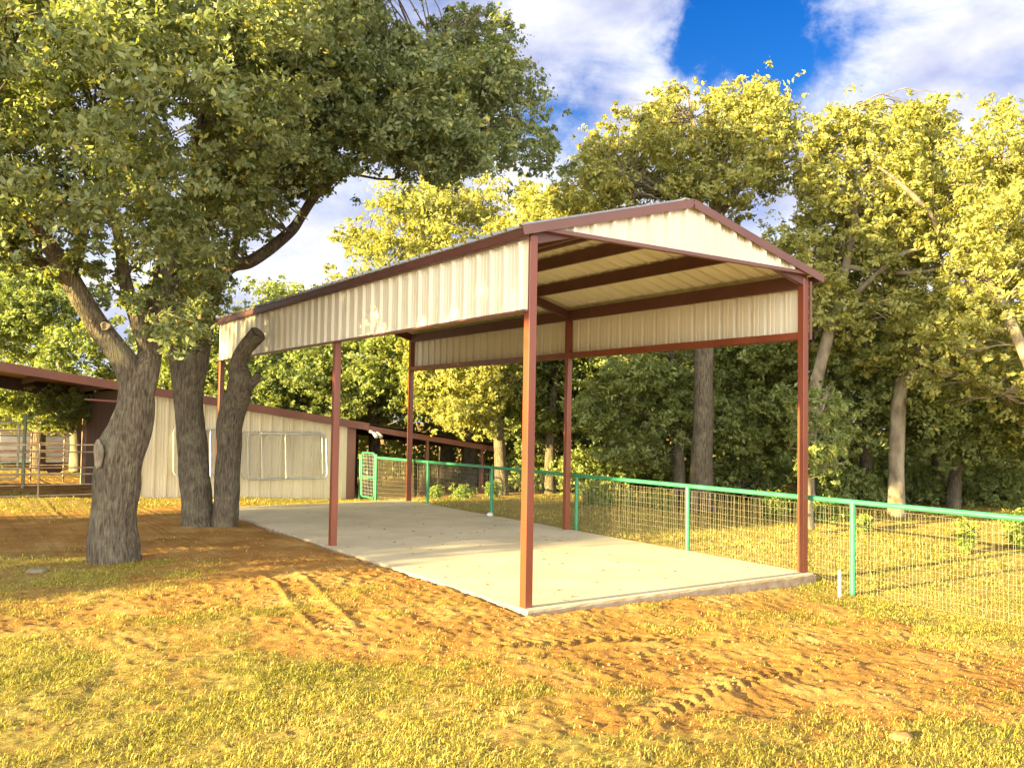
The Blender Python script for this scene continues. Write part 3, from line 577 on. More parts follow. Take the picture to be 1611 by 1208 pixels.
# ---------------------------------------------------------------- trees
def crv(pts, k=6):
    P = np.array(pts, float); out = []
    for i in range(len(P)-1):
        p0, p1, p2, p3 = P[max(i-1, 0)], P[i], P[i+1], P[min(i+2, len(P)-1)]
        for j in range(k):
            t = j/k; out.append(.5*((2*p1)+(-p0+p2)*t+(2*p0-5*p1+4*p2-p3)*t*t+(-p0+3*p1-3*p2+p3)*t**3))
    out.append(P[-1]); return np.array(out)
def limb(mb, pts, seg=14, k=5, amp=.06, seed=0, cap=False):
    C_ = crv(pts, k); P, Rr = C_[:, :3], np.maximum(C_[:, 3], .004); n_ = len(P); vs = []; pu = None; s_ = 0
    for i in range(n_):
        d = P[min(i+1, n_-1)]-P[max(i-1, 0)]; d = d/(np.linalg.norm(d)+1e-9)
        if i: s_ += np.linalg.norm(P[i]-P[i-1])
        if pu is None: pu = np.cross(d, [0.3, 1, .1]); pu /= np.linalg.norm(pu)
        pu = pu-d*(pu@d); pu /= np.linalg.norm(pu); q = np.cross(d, pu); a_ = np.arange(seg)*2*math.pi/seg
        nz = vnoise(np.cos(a_)*2.2+seed*3.3, np.sin(a_)*2.2, np.full(seg, s_*1.6))-.5; nf = vnoise(np.cos(a_)*7+seed, np.sin(a_)*7, np.full(seg, s_*3.0), 5)-.5
        rr = Rr[i]*(1+nz*amp*4+nf*amp*2.2)
        if seg > 50:
            rg = np.abs(vnoise(np.cos(a_)*9+seed, np.sin(a_)*9, np.full(seg, s_*2.2), 7)-.5)*2; rr = rr*(1+.07*(rg-.5))
            if s_ < .9: rr = rr*(1+.55*math.exp(-s_/.22)*np.maximum(0, vnoise(np.cos(a_)*1.9+seed*7, np.sin(a_)*1.9, np.full(seg, .5), 9)-.45))
        for j in range(seg): vs.append(P[i]+(pu*math.cos(a_[j])+q*math.sin(a_[j]))*rr[j])
    fs = [(i*seg+j, i*seg+(j+1) % seg, (i+1)*seg+(j+1) % seg, (i+1)*seg+j) for i in range(n_-1) for j in range(seg)]
    mb.add(vs, fs, True); mb.add([P[-1]+(P[-1]-P[-2])*.02], [])
    b = len(mb.v)-1; e = b-seg; mb.f += [(e+j, e+(j+1) % seg, b) for j in range(seg)]; mb.sm += [not cap]*seg
def inside(px, py, poly):
    c = np.zeros(px.shape, bool); n_ = len(poly)
    for i in range(n_):
        (x0, y0), (x1, y1) = poly[i], poly[(i+1) % n_]
        if y0 == y1: continue
        c ^= ((y0 > py) != (y1 > py)) & (px < (x1-x0)*(py-y0)/(y1-y0)+x0)
    return c
def edged(px, py, poly):
    d = np.full(px.shape, 1e9); n_ = len(poly)
    for i in range(n_):
        a_, b_ = np.array(poly[i], float), np.array(poly[(i+1) % n_], float); e = b_-a_; t = np.clip(((px-a_[0])*e[0]+(py-a_[1])*e[1])/(e@e), 0, 1)
        d = np.minimum(d, np.hypot(px-a_[0]-t*e[0], py-a_[1]-t*e[1]))
    return d
def crown_blobs(poly, d, thick, n_, rb, seed, shift=0.0):
    """clumps of foliage filling a crown outline with real depth; returns (x,y,z,r)"""
    q = np.random.default_rng(seed); P = np.array(poly); out = []; x0, y0 = P.min(0); x1, y1 = P.max(0)
    while len(out) < n_:
        px = q.uniform(x0, x1, 400); py = q.uniform(y0, y1, 400); k = inside(px, py, poly); px, py = px[k], py[k]; e = edged(px, py, poly)*d/FPX
        for a_, b_, em in zip(px, py, e):
            r_ = rb*q.uniform(.6, 1.2)
            if em < r_*.75: r_ = max(em*1.15, rb*.35)
            if em < r_*.6: continue
            th = min(thick, math.sqrt(max(em, .1)*2*thick))
            dd = d+shift*(a_-(x0+x1)/2)+q.uniform(-1, 1)*th
            p = at(a_, b_, dd); 
            if all((p-o_[:3])@(p-o_[:3]) > (.55*(r_))**2 for o_ in out[-250:]): out.append(np.array([*p, r_]))
            if len(out) >= n_: break
        rb *= .985
    return np.array(out)
def leaves(blobs, total, size, seed, cl=16, sq=.78, csz=.3, soft=0.0):
    q = np.random.default_rng(seed); wgt = blobs[:, 3]**2.0*q.uniform(.3, 1.6, len(blobs)); per = np.maximum(1, (wgt/wgt.sum()*total/cl)).astype(int)
    B = np.repeat(blobs, per, 0); m = len(B); d = q.normal(0, 1, (m, 3)); d /= np.linalg.norm(d, axis=1)[:, None]
    rad = B[:, 3]*np.where(q.random(m) < soft, np.abs(q.normal(0, .85, m))+.1, .35+.75*q.random(m)**.6); cs = B[:, :3]+d*rad[:, None]*np.array([1, 1, sq]); cs[:, 2] -= .12*rad*(q.random(m))
    out = d*.55+np.array([0, 0, .3])+q.normal(0, .35, (m, 3)); cv = q.random(m); nb = q.integers(int(cl*.5), int(cl*1.5)+1, m)
    C_ = np.repeat(cs, nb, 0); O_ = np.repeat(out, nb, 0); cvr = np.repeat(cv, nb); rads = np.repeat(np.minimum(B[:, 3]*csz, csz), nb); n_ = len(C_)
    C_ = C_+q.normal(0, .55, (n_, 3))*rads[:, None]*np.array([1, 1, .75])
    nr = O_+q.normal(0, .6, (n_, 3)); nr /= np.linalg.norm(nr, axis=1)[:, None]
    t = np.cross(nr, q.normal(0, 1, (n_, 3))); t /= np.linalg.norm(t, axis=1)[:, None]; b = np.cross(nr, t); s_ = size*(.5+1.0*q.random(n_))
    T_, Bb, Nn = t*s_[:, None], b*(s_*.52)[:, None], nr*(s_*.22)[:, None]
    V = np.stack([C_-T_*.9, C_-Bb*.75-T_*.15+Nn, C_+T_, C_+Bb+T_*.1+Nn*.5], 1).reshape(-1, 3)
    v = np.clip(.12+.5*cvr+q.normal(0, .17, n_), 0, .93); v = np.where(q.random(n_) < .03, 1.0, v)
    return V, np.arange(n_*4).reshape(-1, 4), np.repeat(v, 4)
def twigs(mb, skel, blobs, frac, seed, r0=.035):
    q = np.random.default_rng(seed); S = skel
    for bl in blobs:
        if q.random() > frac: continue
        d = np.linalg.norm(S[:, :3]-bl[:3], axis=1)+np.maximum(0, S[:, 2]-bl[2])*1.5; i = int(np.argmin(d)); a_ = S[i, :3]; e = bl[:3]; dist = np.linalg.norm(e-a_)
        if dist > 2.6: continue
        mid = a_*.5+e*.5+q.normal(0, .10, 3)*dist+np.array([0, 0, .08*dist]); r_ = min(r0*(.5+dist*.3), S[i, 3]*.6)
        end = e+(e-mid)/(np.linalg.norm(e-mid)+1e-6)*bl[3]*.45
        limb(mb, [(*a_, r_), (*(a_*.7+mid*.3+q.normal(0, .04, 3)*dist), r_*.85), (*mid, r_*.65), (*(mid*.4+e*.6+q.normal(0, .05, 3)*dist), r_*.42), (*end, r_*.12)], 5, 3, .03, seed)
        for _ in range(2):
            dv = q.normal(0, 1, 3); dv /= np.linalg.norm(dv); limb(mb, [(*mid, r_*.4), (*(mid*.5+e*.5+dv*bl[3]*.4), r_*.25), (*(e+dv*bl[3]*.9), .004)], 4, 2, .02, seed)
def tree(name, label, cat, limbs, blobs, nleaf, size, seed, lmat, bark=BARK, group=None, cl=16, csz=.3, frac=.8, seg=12, r0=.035, base=None, skip=0, soft=.25):
    base = limbs[0][0][:3] if base is None else base
    t_ = thing(name, label, cat, base, group); mb = MB(); sk = []
    for i, lb in enumerate(limbs): limb(mb, lb, seg, 6, .042 if lb[0][3] > .12 else .035, seed+i); sk.append(crv(lb, 4))
    S = np.concatenate(sk[1:len(sk)-skip] if len(sk) > 1 else sk)
    twigs(mb, np.concatenate([S, sk[0][int(len(sk[0])*.6):]]), blobs, frac, seed+7, r0); tk = mb.build('trunk', bark, t_)
    V, F_, v = leaves(blobs, nleaf, size, seed+3, cl, csz=csz, soft=soft); link('crown', npmesh('crown', V, F_, False, {'v': v}), lmat, t_)
    return t_, tk
def L_(*pts): return [(*at(px, py, d), r_) for px, py, d, r_ in pts]

# big single oak
polyA = [(-330, -250), (560, -250), (600, -60), (560, 60), (520, 160), (440, 250), (420, 330), (350, 380), (330, 470), (290, 560), (240, 560), (215, 480), (150, 430), (110, 445), (60, 400), (30, 440), (-60, 420), (-330, 420)]
blA = crown_blobs(polyA, 12.3, 3.0, 360, .62, 1)
blA = np.concatenate([blA, [[*at(210, 470, 12.4), .35], [*at(270, 520, 12.5), .4], [*at(240, 500, 12.1), .3], [*at(180, 440, 12.2), .35], [*at(120, 420, 12.), .4]]])
limbsA = [L_((179, 908, 12.7, .42), (179, 884, 12.7, .365), (177.5, 848, 12.7, .335), (178, 813, 12.7, .30), (182, 778, 12.7, .30), (184, 743, 12.7, .306), (191, 709, 12.7, .315), (205, 674, 12.7, .28), (213, 639, 12.7, .247), (214, 606, 12.7, .22), (214, 588, 12.7, .16)),
 L_((214, 618, 12.7, .20), (207, 592, 12.68, .20), (190, 560, 12.6, .175), (163, 525, 12.5, .155), (132, 478, 12.3, .14), (108, 435, 12.1, .125), (80, 390, 11.9, .105), (40, 330, 11.6, .08), (0, 260, 11.3, .05), (-30, 180, 11, .03)),
 L_((216, 622, 12.7, .20), (226, 592, 12.72, .195), (238, 545, 12.85, .16), (248, 490, 13, .14), (258, 430, 13.1, .12), (272, 370, 13.2, .10), (298, 300, 13.2, .075), (310, 220, 13.2, .05), (330, 120, 13.2, .03)),
 L_((236, 560, 12.8, .12), (214, 500, 12.6, .10), (196, 440, 12.5, .085), (188, 380, 12.4, .07), (170, 300, 12.2, .05), (150, 180, 12, .03)),
 L_((120, 455, 12.2, .08), (60, 410, 12.6, .07), (0, 385, 12.8, .06), (-80, 340, 13, .05), (-180, 260, 13, .03)),
 L_((250, 480, 13, .09), (285, 430, 13.4, .08), (320, 370, 13.8, .06), (380, 260, 14, .05), (420, 130, 14, .03)),
 L_((110, 440, 12.1, .07), (130, 380, 12.5, .06), (140, 300, 12.6, .05), (120, 200, 12.6, .03))]
oakA, tkA = tree('oak_tree', 'large leaning oak with a healed knot hole on its trunk, nearest tree at left', 'tree', limbsA, blA, 215000, .046, 11, LEAF_OAK, seg=72, csz=.21, cl=24, r0=.024)
# healed knots
def knot(c, nrm, rx, rz, parent):
    c = np.array(c); nrm = np.array(nrm)/np.linalg.norm(nrm); s_ = np.cross([0, 0, 1], nrm); s_ /= np.linalg.norm(s_); u_ = np.cross(nrm, s_); V = []; A, B = 28, 10
    for i in range(A):
        a_ = 2*math.pi*i/A; rv = 1+.12*math.sin(3*a_+1)+.07*math.sin(5*a_)
        for j in range(B):
            b_ = 2*math.pi*j/B; ra = .30*(1+.25*math.cos(a_*2))
            k = rv+ra*math.cos(b_); V.append(c+s_*rx*k*math.cos(a_)+u_*rz*k*math.sin(a_)+nrm*(ra*math.sin(b_)*rx*1.1))
    m_ = MB(); m_.add(V, [(i*B+j, ((i+1) % A)*B+j, ((i+1) % A)*B+(j+1) % B, i*B+(j+1) % B) for i in range(A) for j in range(B)], True)
    V = [c+nrm*.0]+[c+s_*rx*.95*math.cos(2*math.pi*i/A)+u_*rz*.95*math.sin(2*math.pi*i/A) for i in range(A)]; m_.add(V, [(0, i+1, (i+1) % A+1) for i in range(A)])
    o = m_.build('knot', BARKP, parent); o.matrix_parent_inverse = Matrix.Identity(4); return o
kc = at(155, 714, 12.40); knot(kc, -(RC*.68)-fw*.72, .085, .17, tkA)
kc = at(166, 513, 12.33); knot(kc, -fw+RC*.2, .05, .05, tkA)
# twin-stemmed oak with the sawn stub
polyB = [(330, -150), (640, -150), (612, 20), (650, 45), (700, 10), (760, -10), (805, 20), (822, 45), (800, 75), (815, 100), (850, 125), (850, 165), (870, 195), (893, 262), (880, 285), (845, 268), (812, 290), (790, 262), (740, 282), (712, 300), (660, 285), (600, 300), (590, 270), (540, 285), (500, 330), (455, 300), (440, 350), (400, 400), (345, 420), (345, 520), (310, 560), (275, 500), (260, 420), (300, 300)]
blB = crown_blobs(polyB, 15.6, 2.4, 360, .62, 2)
blB = np.concatenate([blB, [[*at(x, y, d), r_] for x, y, d, r_ in ((395, 345, 17, .35), (420, 330, 17, .3), (300, 530, 17, .4), (330, 470, 17, .4), (345, 440, 17.4, .35), (455, 310, 16.6, .35), (485, 300, 16.5, .3), (870, 265, 15.4, .4), (845, 240, 15.4, .4))]])
limbsB = [L_((310, 845, 17.2, .40), (311, 822, 17.2, .33), (310, 795, 17.2, .295), (307, 760, 17.2, .29), (303, 720, 17.2, .28), (300, 680, 17.2, .27), (297, 640, 17.2, .265), (295, 600, 17.2, .265), (296, 568, 17.2, .18)),
 L_((292, 615, 17.2, .22), (284, 580, 17.2, .205), (275, 540, 17.1, .17), (266, 490, 17, .14), (262, 440, 16.9, .12), (250, 380, 16.5, .09), (240, 300, 16, .05)),
 L_((299, 620, 17.2, .23), (306, 580, 17.2, .23), (318, 530, 17.2, .19), (328, 485, 17.1, .17), (343, 440, 17, .16), (364, 417, 16.9, .15), (392, 412, 16.7, .125), (425, 391, 16.5, .11), (458, 363, 16.3, .105), (475, 340, 16.2, .085), (505, 296, 16, .085), (540, 268, 15.9, .075), (580, 240, 15.8, .06), (660, 210, 15.6, .045), (760, 200, 15.5, .03)),
 L_((360, 420, 16.9, .10), (369, 392, 16.9, .085), (374, 357, 16.9, .08), (370, 325, 16.9, .07), (385, 260, 16.7, .06), (420, 160, 16.4, .04)),
 L_((330, 480, 17.1, .12), (318, 420, 17.3, .10), (330, 340, 17.2, .08), (360, 240, 16.8, .06), (400, 80, 16.5, .04)),
 L_((505, 296, 16, .05), (540, 200, 15.8, .045), (600, 120, 15.5, .035), (700, 60, 15.3, .02)),
 L_((350, 845, 17.2, .30), (352, 825, 17.2, .25), (356, 790, 17.2, .235), (358, 745, 17.2, .235), (360, 705, 17.2, .225), (360, 672, 17.2, .245), (366, 648, 17.2, .25), (375, 620, 17.15, .245), (379, 596, 17.1, .22), (376, 572, 17.1, .165), (384, 552, 17.05, .15), (396, 536, 17, .15), (406, 524, 16.95, .16)),
 L_((384, 612, 17.15, .14), (398, 600, 17.1, .10), (407, 590, 17.05, .065))]
oakB, tkB = tree('oak_tree', 'twin-stemmed oak whose short second stem ends in a sawn-off stub', 'tree', limbsB, blB, 205000, .046, 31, LEAF_OAK, seg=56, csz=.2, cl=24, skip=2, r0=.024)
m_ = MB(); p = at(407, 523, 16.95); q_ = at(400, 531, 16.98); ax = (p-q_)/np.linalg.norm(p-q_); m_.tube([p, p+ax*.012], .13, 18); o = m_.build('sawn_face', CUT, tkB); o.matrix_parent_inverse = Matrix.Identity(4)

# trees of the wood behind: name,label,category, trunk px list, crown outline, depth, thickness, clumps, clump radius, leaves, leaf size, material, bark
GRP = 'trees of the wood behind the shelter'
def wood(name, lab, trunk, poly, d, th, nb, rb, nl, sz, lm, seed, bark=BARK, extra=(), sparse=.28, pale=()):
    bl = crown_blobs(poly, d, th, int(nb*2.0), rb*.62, seed)
    tree(name, lab, 'tree', [L_(*trunk)]+[L_(*e) for e in extra], bl, int(nl*1.15), sz*.85, seed, lm, bark, GRP, csz=sparse*.8, cl=20, frac=.7, seg=12, r0=.024, soft=.7)
wood('oak_tree', 'tallest thin-crowned oak whose straight trunk rises behind the shelter gable',
 ((1100, 830, 21.5, .42), (1102, 800, 21.5, .33), (1104, 740, 21.5, .27), (1106, 650, 21.5, .24), (1108, 560, 21.5, .22), (1112, 470, 21.6, .20), (1122, 390, 21.8, .17), (1128, 330, 22, .14), (1120, 290, 22, .11), (1105, 240, 22, .07), (1090, 190, 22, .04)),
 [(905, 420), (840, 400), (835, 330), (862, 290), (895, 255), (905, 215), (960, 170), (1005, 150), (1050, 118), (1100, 130), (1150, 125), (1205, 112), (1245, 140), (1262, 180), (1278, 230), (1262, 285), (1240, 300), (1190, 330), (1150, 380), (1100, 340), (1060, 330), (1040, 380), (960, 420)], 22.5, 1.7, 105, .95, 52000, .068, LEAF_YEL, 41,
 extra=(((1128, 345, 22, .10), (1160, 300, 22, .08), (1190, 260, 22, .06), (1230, 230, 22, .03)), ((1118, 400, 21.8, .09), (1070, 340, 21.8, .07), (1030, 290, 21.8, .05), (960, 250, 21.6, .03)), ((1122, 300, 22, .08), (1150, 230, 22.3, .06), (1165, 170, 22.3, .03)), ((1160, 300, 22, .05), (1200, 275, 22, .04), (1250, 250, 22, .02))))
wood('oak_tree', 'broad yellow-green oak seen over the left half of the shelter roof',
 ((740, 800, 31, .35), (738, 700, 31, .28), (730, 560, 31, .22), (715, 440, 31, .15), (700, 350, 31, .08)),
 [(500, 560), (510, 470), (495, 415), (545, 400), (510, 370), (540, 335), (590, 305), (620, 275), (680, 255), (740, 262), (800, 275), (860, 275), (930, 300), (960, 420), (900, 560), (700, 560)], 31, 2.6, 110, 1.3, 68000, .085, LEAF_YEL, 51,
 extra=(((725, 520, 31, .12), (650, 450, 31, .09), (580, 400, 31, .05)), ((720, 480, 31, .12), (800, 420, 31, .09), (860, 360, 31, .05))))
wood('oak_tree', 'smaller blue-green tree showing at the left end of the shelter roof',
 ((440, 780, 33, .25), (442, 650, 33, .2), (445, 520, 33, .12), (440, 460, 33, .05)),
 [(380, 640), (370, 480), (395, 440), (430, 430), (470, 445), (505, 430), (530, 480), (560, 560), (640, 660), (480, 700)], 33, 2.6, 60, 1.15, 42000, .09, LEAF_MID, 61)
wood('oak_tree', 'leafy oak with pale lichened limbs right of the gable, yellow crown',
 ((1272, 820, 20, .22), (1270, 780, 20, .17), (1270, 700, 20, .15), (1285, 600, 20.3, .14), (1310, 500, 20.6, .13), (1330, 420, 21, .11), (1345, 330, 21, .08), (1330, 240, 21, .05), (1340, 170, 21, .03)),
 [(1240, 560), (1215, 440), (1180, 400), (1215, 350), (1250, 330), (1235, 260), (1280, 170), (1320, 160), (1365, 148), (1400, 160), (1450, 150), (1480, 140), (1510, 160), (1500, 230), (1520, 300), (1500, 420), (1470, 560), (1380, 600), (1300, 560)], 21.5, 2.2, 120, .95, 68000, .07, LEAF_YEL, 71, BARKP,
 extra=(((1310, 500, 20.6, .09), (1370, 440, 20.4, .06), (1420, 400, 20.2, .045), (1460, 390, 20.1, .03)), ((1480, 380, 20, .05), (1468, 345, 19.6, .065), (1440, 312, 19.4, .065), (1405, 280, 19.3, .045), (1380, 262, 19.2, .015)), ((1330, 420, 21, .07), (1420, 430, 20.5, .05), (1500, 420, 20, .03)), ((1345, 330, 21, .05), (1300, 320, 21, .04), (1250, 300, 21, .02))))
wood('oak_tree', 'yellow-leaved oak at the right edge with a thick pale bare limb',
 ((1412, 830, 21, .26), (1410, 780, 21, .2), (1411, 700, 21, .18), (1420, 600, 21, .16), (1470, 520, 20.6, .14), (1530, 440, 20, .12), (1560, 340, 20, .09), (1575, 240, 20, .05), (1570, 160, 20, .03)),
 [(1420, 600), (1440, 480), (1480, 420), (1500, 330), (1490, 240), (1510, 190), (1560, 150), (1575, 125), (1600, 160), (1680, 170), (1800, 260), (1820, 480), (1780, 720), (1620, 700), (1560, 640), (1480, 640)], 20, 2.2, 120, .9, 72000, .066, LEAF_YEL, 81, BARKP,
 extra=(((1540, 430, 19, .10), (1572, 470, 18.5, .10), (1600, 530, 18, .11), (1640, 620, 17.8, .13)), ((1420, 600, 21, .09), (1500, 590, 20, .06), (1580, 620, 19, .03)), ((1560, 340, 20, .06), (1620, 300, 20, .05), (1700, 240, 20, .03))))
wood('oak_tree', 'green oak filling the gap low between gable crown and right edge trees',
 ((1365, 800, 24, .2), (1363, 740, 24, .16), (1360, 640, 24, .14), (1370, 540, 24, .1), (1380, 460, 24, .05)),
 [(1180, 660), (1150, 560), (1200, 500), (1260, 480), (1330, 440), (1420, 470), (1500, 470), (1560, 520), (1640, 560), (1700, 640), (1640, 730), (1560, 700), (1500, 740), (1420, 700), (1340, 730), (1260, 740), (1180, 740)], 23.5, 2.6, 110, 1.0, 70000, .07, LEAF_MID, 91)
wood('small_tree', 'low bright-leaved small tree beside the front right shelter post',
 ((1271, 830, 17.5, .13), (1270, 800, 17.5, .11), (1270, 740, 17.5, .095), (1280, 680, 17.5, .07), (1300, 620, 17.4, .04)),
 [(1235, 700), (1240, 640), (1270, 590), (1310, 600), (1345, 650), (1355, 700), (1340, 740), (1290, 755), (1250, 740)], 17.6, .9, 30, .45, 9000, .055, LEAF_MID, 101, BARKP, sparse=.22)
wood('oak_tree', 'dense green oak between the middle and front right posts',
 ((1066, 815, 23.6, .2), (1067, 790, 23.6, .17), (1068, 730, 23.6, .15), (1064, 640, 23.6, .12), (1060, 580, 23.6, .1), (1050, 520, 23.6, .05)),
 [(905, 720), (900, 640), (930, 590), (960, 520), (1040, 480), (1180, 470), (1230, 540), (1250, 640), (1220, 700), (1160, 720), (1110, 690), (1040, 735), (970, 740)], 24.5, 2.4, 95, .95, 62000, .07, LEAF_MID, 111)
wood('oak_tree', 'dim green tree glimpsed left of the rear middle post',
 ((866, 800, 28, .2), (865, 740, 28, .17), (868, 650, 28, .14), (880, 560, 28, .08)),
 [(800, 700), (780, 600), (800, 480), (960, 470), (980, 560), (960, 680), (900, 720)], 29, 2.2, 50, 1.15, 32000, .08, LEAF_GRN, 121)
wood('oak_tree', 'bright hanging oak foliage over the right end of the barn roof',
 ((790, 800, 27.5, .24), (788, 740, 27.5, .2), (780, 640, 27.5, .17), (760, 560, 27.5, .12), (740, 480, 27.5, .06)),
 [(640, 640), (630, 560), (660, 480), (860, 480), (870, 560), (820, 600), (790, 640), (785, 690), (750, 690), (700, 680), (672, 655)], 26.5, 1.7, 60, .8, 44000, .07, LEAF_YEL, 131)
wood('oak_tree', 'rounded olive oak behind the barn between second and third posts',
 ((590, 790, 30, .25), (588, 700, 30, .2), (590, 600, 30, .14), (600, 520, 30, .06)),
 [(500, 660), (460, 600), (480, 540), (640, 480), (700, 520), (690, 620), (660, 670), (580, 650)], 29, 2.0, 50, 1.0, 36000, .075, LEAF_MID, 141)
wood('oak_tree', 'dark green oak behind the barn wall, right of the stub',
 ((500, 790, 31, .22), (500, 700, 31, .18), (500, 620, 31, .12), (490, 560, 31, .05)),
 [(380, 640), (390, 560), (440, 530), (540, 530), (570, 600), (560, 665), (470, 655)], 29, 1.8, 36, 1.0, 26000, .075, LEAF_GRN, 151)
wood('oak_tree', 'sunlit green tree between the big oak and the twin-stemmed oak',
 ((300, 780, 30, .22), (290, 700, 30, .18), (270, 600, 30, .12), (260, 500, 30, .05)),
 [(190, 620), (200, 480), (260, 400), (340, 440), (380, 520), (390, 640), (300, 625)], 29, 2.0, 44, 1.05, 32000, .075, LEAF_MID, 161)
wood('oak_tree', 'bright green tree behind the barn roof at the far left edge',
 ((60, 740, 30, .25), (62, 690, 30, .2), (70, 600, 30, .15), (80, 480, 30, .07)),
 [(-120, 620), (-120, 360), (0, 380), (100, 400), (170, 450), (200, 560), (200, 620), (60, 595)], 29, 2.4, 70, 1.1, 48000, .08, LEAF_MID, 171)
wood('small_tree', 'sunny low-branched tree seen through the open barn bay',
 ((122, 740, 27.5, .26), (121, 700, 27.5, .21), (118, 665, 27.5, .18), (110, 620, 27.5, .12), (90, 570, 27.5, .05)),
 [(-60, 660), (-60, 590), (60, 590), (170, 600), (175, 650), (130, 672), (90, 690), (40, 668)], 27, 1.8, 40, .7, 24000, .065, LEAF_MID, 181, BARKP)
wood('small_tree', 'tree standing at right of the open barn bay beyond the rail panel',
 ((62, 735, 31, .15), (62, 700, 31, .13), (58, 660, 31, .1), (50, 620, 31, .05)),
 [(0, 690), (-40, 640), (20, 600), (110, 610), (150, 650), (110, 690), (50, 700)], 33, 1.6, 24, .9, 12000, .08, LEAF_GRN, 191)
wood('oak_tree', 'shadowed dark tree at the right edge, low behind the fence',
 ((1500, 820, 24, .2), (1502, 760, 24, .17), (1510, 680, 24, .14), (1520, 600, 24, .06)),
 [(1440, 720), (1450, 640), (1520, 600), (1640, 590), (1760, 640), (1760, 740), (1660, 760), (1600, 720), (1530, 740)], 23, 2.2, 55, .95, 36000, .07, LEAF_GRN, 201)
wood('oak_tree', 'hazy olive oak filling the middle of the wood, far behind the gable',
 ((1010, 800, 30, .2), (1010, 700, 30, .17), (1015, 560, 30, .13), (1020, 430, 30, .06)),
 [(850, 560), (830, 420), (850, 360), (900, 320), (960, 350), (1060, 380), (1140, 400), (1200, 370), (1250, 400), (1280, 480), (1260, 580), (1100, 600), (950, 600)], 29, 2.6, 70, 1.2, 42000, .085, LEAF_YEL, 221)
wood('oak_tree', 'hazy yellow-green oak standing in the gap between the two pale-limbed oaks',
 ((1475, 820, 28, .2), (1474, 700, 28, .17), (1470, 560, 28, .13), (1475, 400, 28, .06)),
 [(1330, 600), (1340, 400), (1380, 260), (1440, 190), (1490, 200), (1540, 230), (1600, 240), (1640, 400), (1640, 600), (1500, 680)], 27, 2.6, 80, 1.15, 52000, .08, LEAF_YEL, 231)
wood('oak_tree', 'low yellow-green oak closing the gap between the long roof and the gable oak',
 ((830, 800, 29, .2), (828, 700, 29, .17), (825, 560, 29, .12), (830, 420, 29, .06)),
 [(740, 520), (740, 400), (790, 320), (850, 285), (900, 300), (920, 380), (900, 480), (850, 560)], 27.5, 2.2, 44, 1.1, 26000, .08, LEAF_YEL, 241)
for i, (px, py, d, r_, lab) in enumerate(((850, 790, 30, .16, 'slim bare trunk in shade just left of the rear middle post'), (1190, 810, 30, .15, 'slim dark trunk in shade left of the front right post'), (1560, 830, 29, .17, 'slim dark trunk in deep shade near the right edge'), (1010, 800, 32, .14, 'thin dark trunk deep in shade, right of the rear middle post'), (700, 775, 34, .3, 'thick shaded trunk seen under the right end of the barn roof'))):
    bl = crown_blobs([(px-60, 640), (px-70, 500), (px+70, 480), (px+60, 640)], d, 1.5, 14, 1.1, 300+i)
    tree('woodland_tree', lab, 'tree', [L_((px, py+15, d, r_*1.2), (px+2, py-80, d, r_*.9), (px-3, py-180, d, r_*.75), (px+4, 560, d, r_*.5))], bl, 6000, .1, 300+i, LEAF_GRN, BARK, GRP)
for i, (px, py, d, hw, hh, lab) in enumerate(((935, 785, 27, 60, 90, 'dense shrub in the shade behind the rear middle post'), (1165, 790, 25, 55, 80, 'rounded shrub between the big straight trunk and the front right post'), (1340, 800, 24, 50, 75, 'leafy shrub just right of the front right post, under the trees'), (1455, 812, 25.5, 60, 85, 'broad shrub right of the pale-trunked tree'), (1560, 820, 25, 60, 100, 'tall shrub under the yellow tree at the right edge'), (835, 775, 29, 45, 75, 'shrub beyond the fence at left of the middle post'))):
    bl = crown_blobs([(px-hw, py), (px-hw*1.1, py-hh*.5), (px-hw*.5, py-hh), (px+hw*.4, py-hh*.95), (px+hw*1.05, py-hh*.5), (px+hw, py)], d, .9, 34, .5, 330+i)
    tree('shrub', lab, 'shrub', [L_((px, py+8, d, .05), (px+3, py-hh*.4, d, .035), (px-4, py-hh*.8, d, .015))], bl, 11000, .06, 330+i, LEAF_MID, BARK, 'shrubs under the wood edge', csz=.22)
# far mass of woodland
bl = np.concatenate([crown_blobs([(-260, 800), (-260, 560), (300, 590), (600, 600), (900, 480), (1300, 470), (1700, 500), (1900, 560), (1900, 840), (1100, 815), (700, 795)], 37, 3.5, 420, 1.5, 211), crown_blobs([(750, 800), (850, 700), (1900, 700), (1900, 850)], 31, 2.0, 90, 1.2, 212)])
V, F_, v = leaves(bl, 150000, .14, 213, 14, csz=.4)
o = link('woodland', npmesh('woodland', V, F_, False, {'v': v}), LEAF_GRN); tag(o, 'dark mass of distant woodland undergrowth behind all the trees', 'woodland', kind='stuff')

# trees left of the picture: they throw the long evening shade
def sidetree(x, y, h, rad, z0, nb, nl, seed, lab, rb=1.3, foot=None):
    q = np.random.default_rng(seed); bl = []; fx_, fy_ = foot or (x, y)
    while len(bl) < nb:
        p = q.uniform(-1, 1, 3)
        if p@p > 1: continue
        bl.append([x+p[0]*rad*.8, y+p[1]*rad, (z0+h)/2+p[2]*(h-z0)/2, rb*q.uniform(.6, 1.1)])
    tree('oak_tree', lab, 'tree', [[(fx_, fy_, -.3, .4), (fx_, fy_, 1.0, .3), (fx_+.2, fy_-.1, 2.5, .26), (fx_-.1, fy_*.85+y*.15, h*.6, .2), (x, y, h*.8, .08)]], np.array(bl), nl, .13, seed, LEAF_GRN, BARK, 'oaks along the left side of the yard')
sidetree(-23, 7.0, 9.5, 2.6, .1, 60, 20000, 401, 'bushy oak at the far left of the yard, nearer of the shading pair')
sidetree(-24, 9.6, 9, 2.6, .1, 55, 18000, 402, 'bushy oak at the far left of the yard, second of the shading pair')
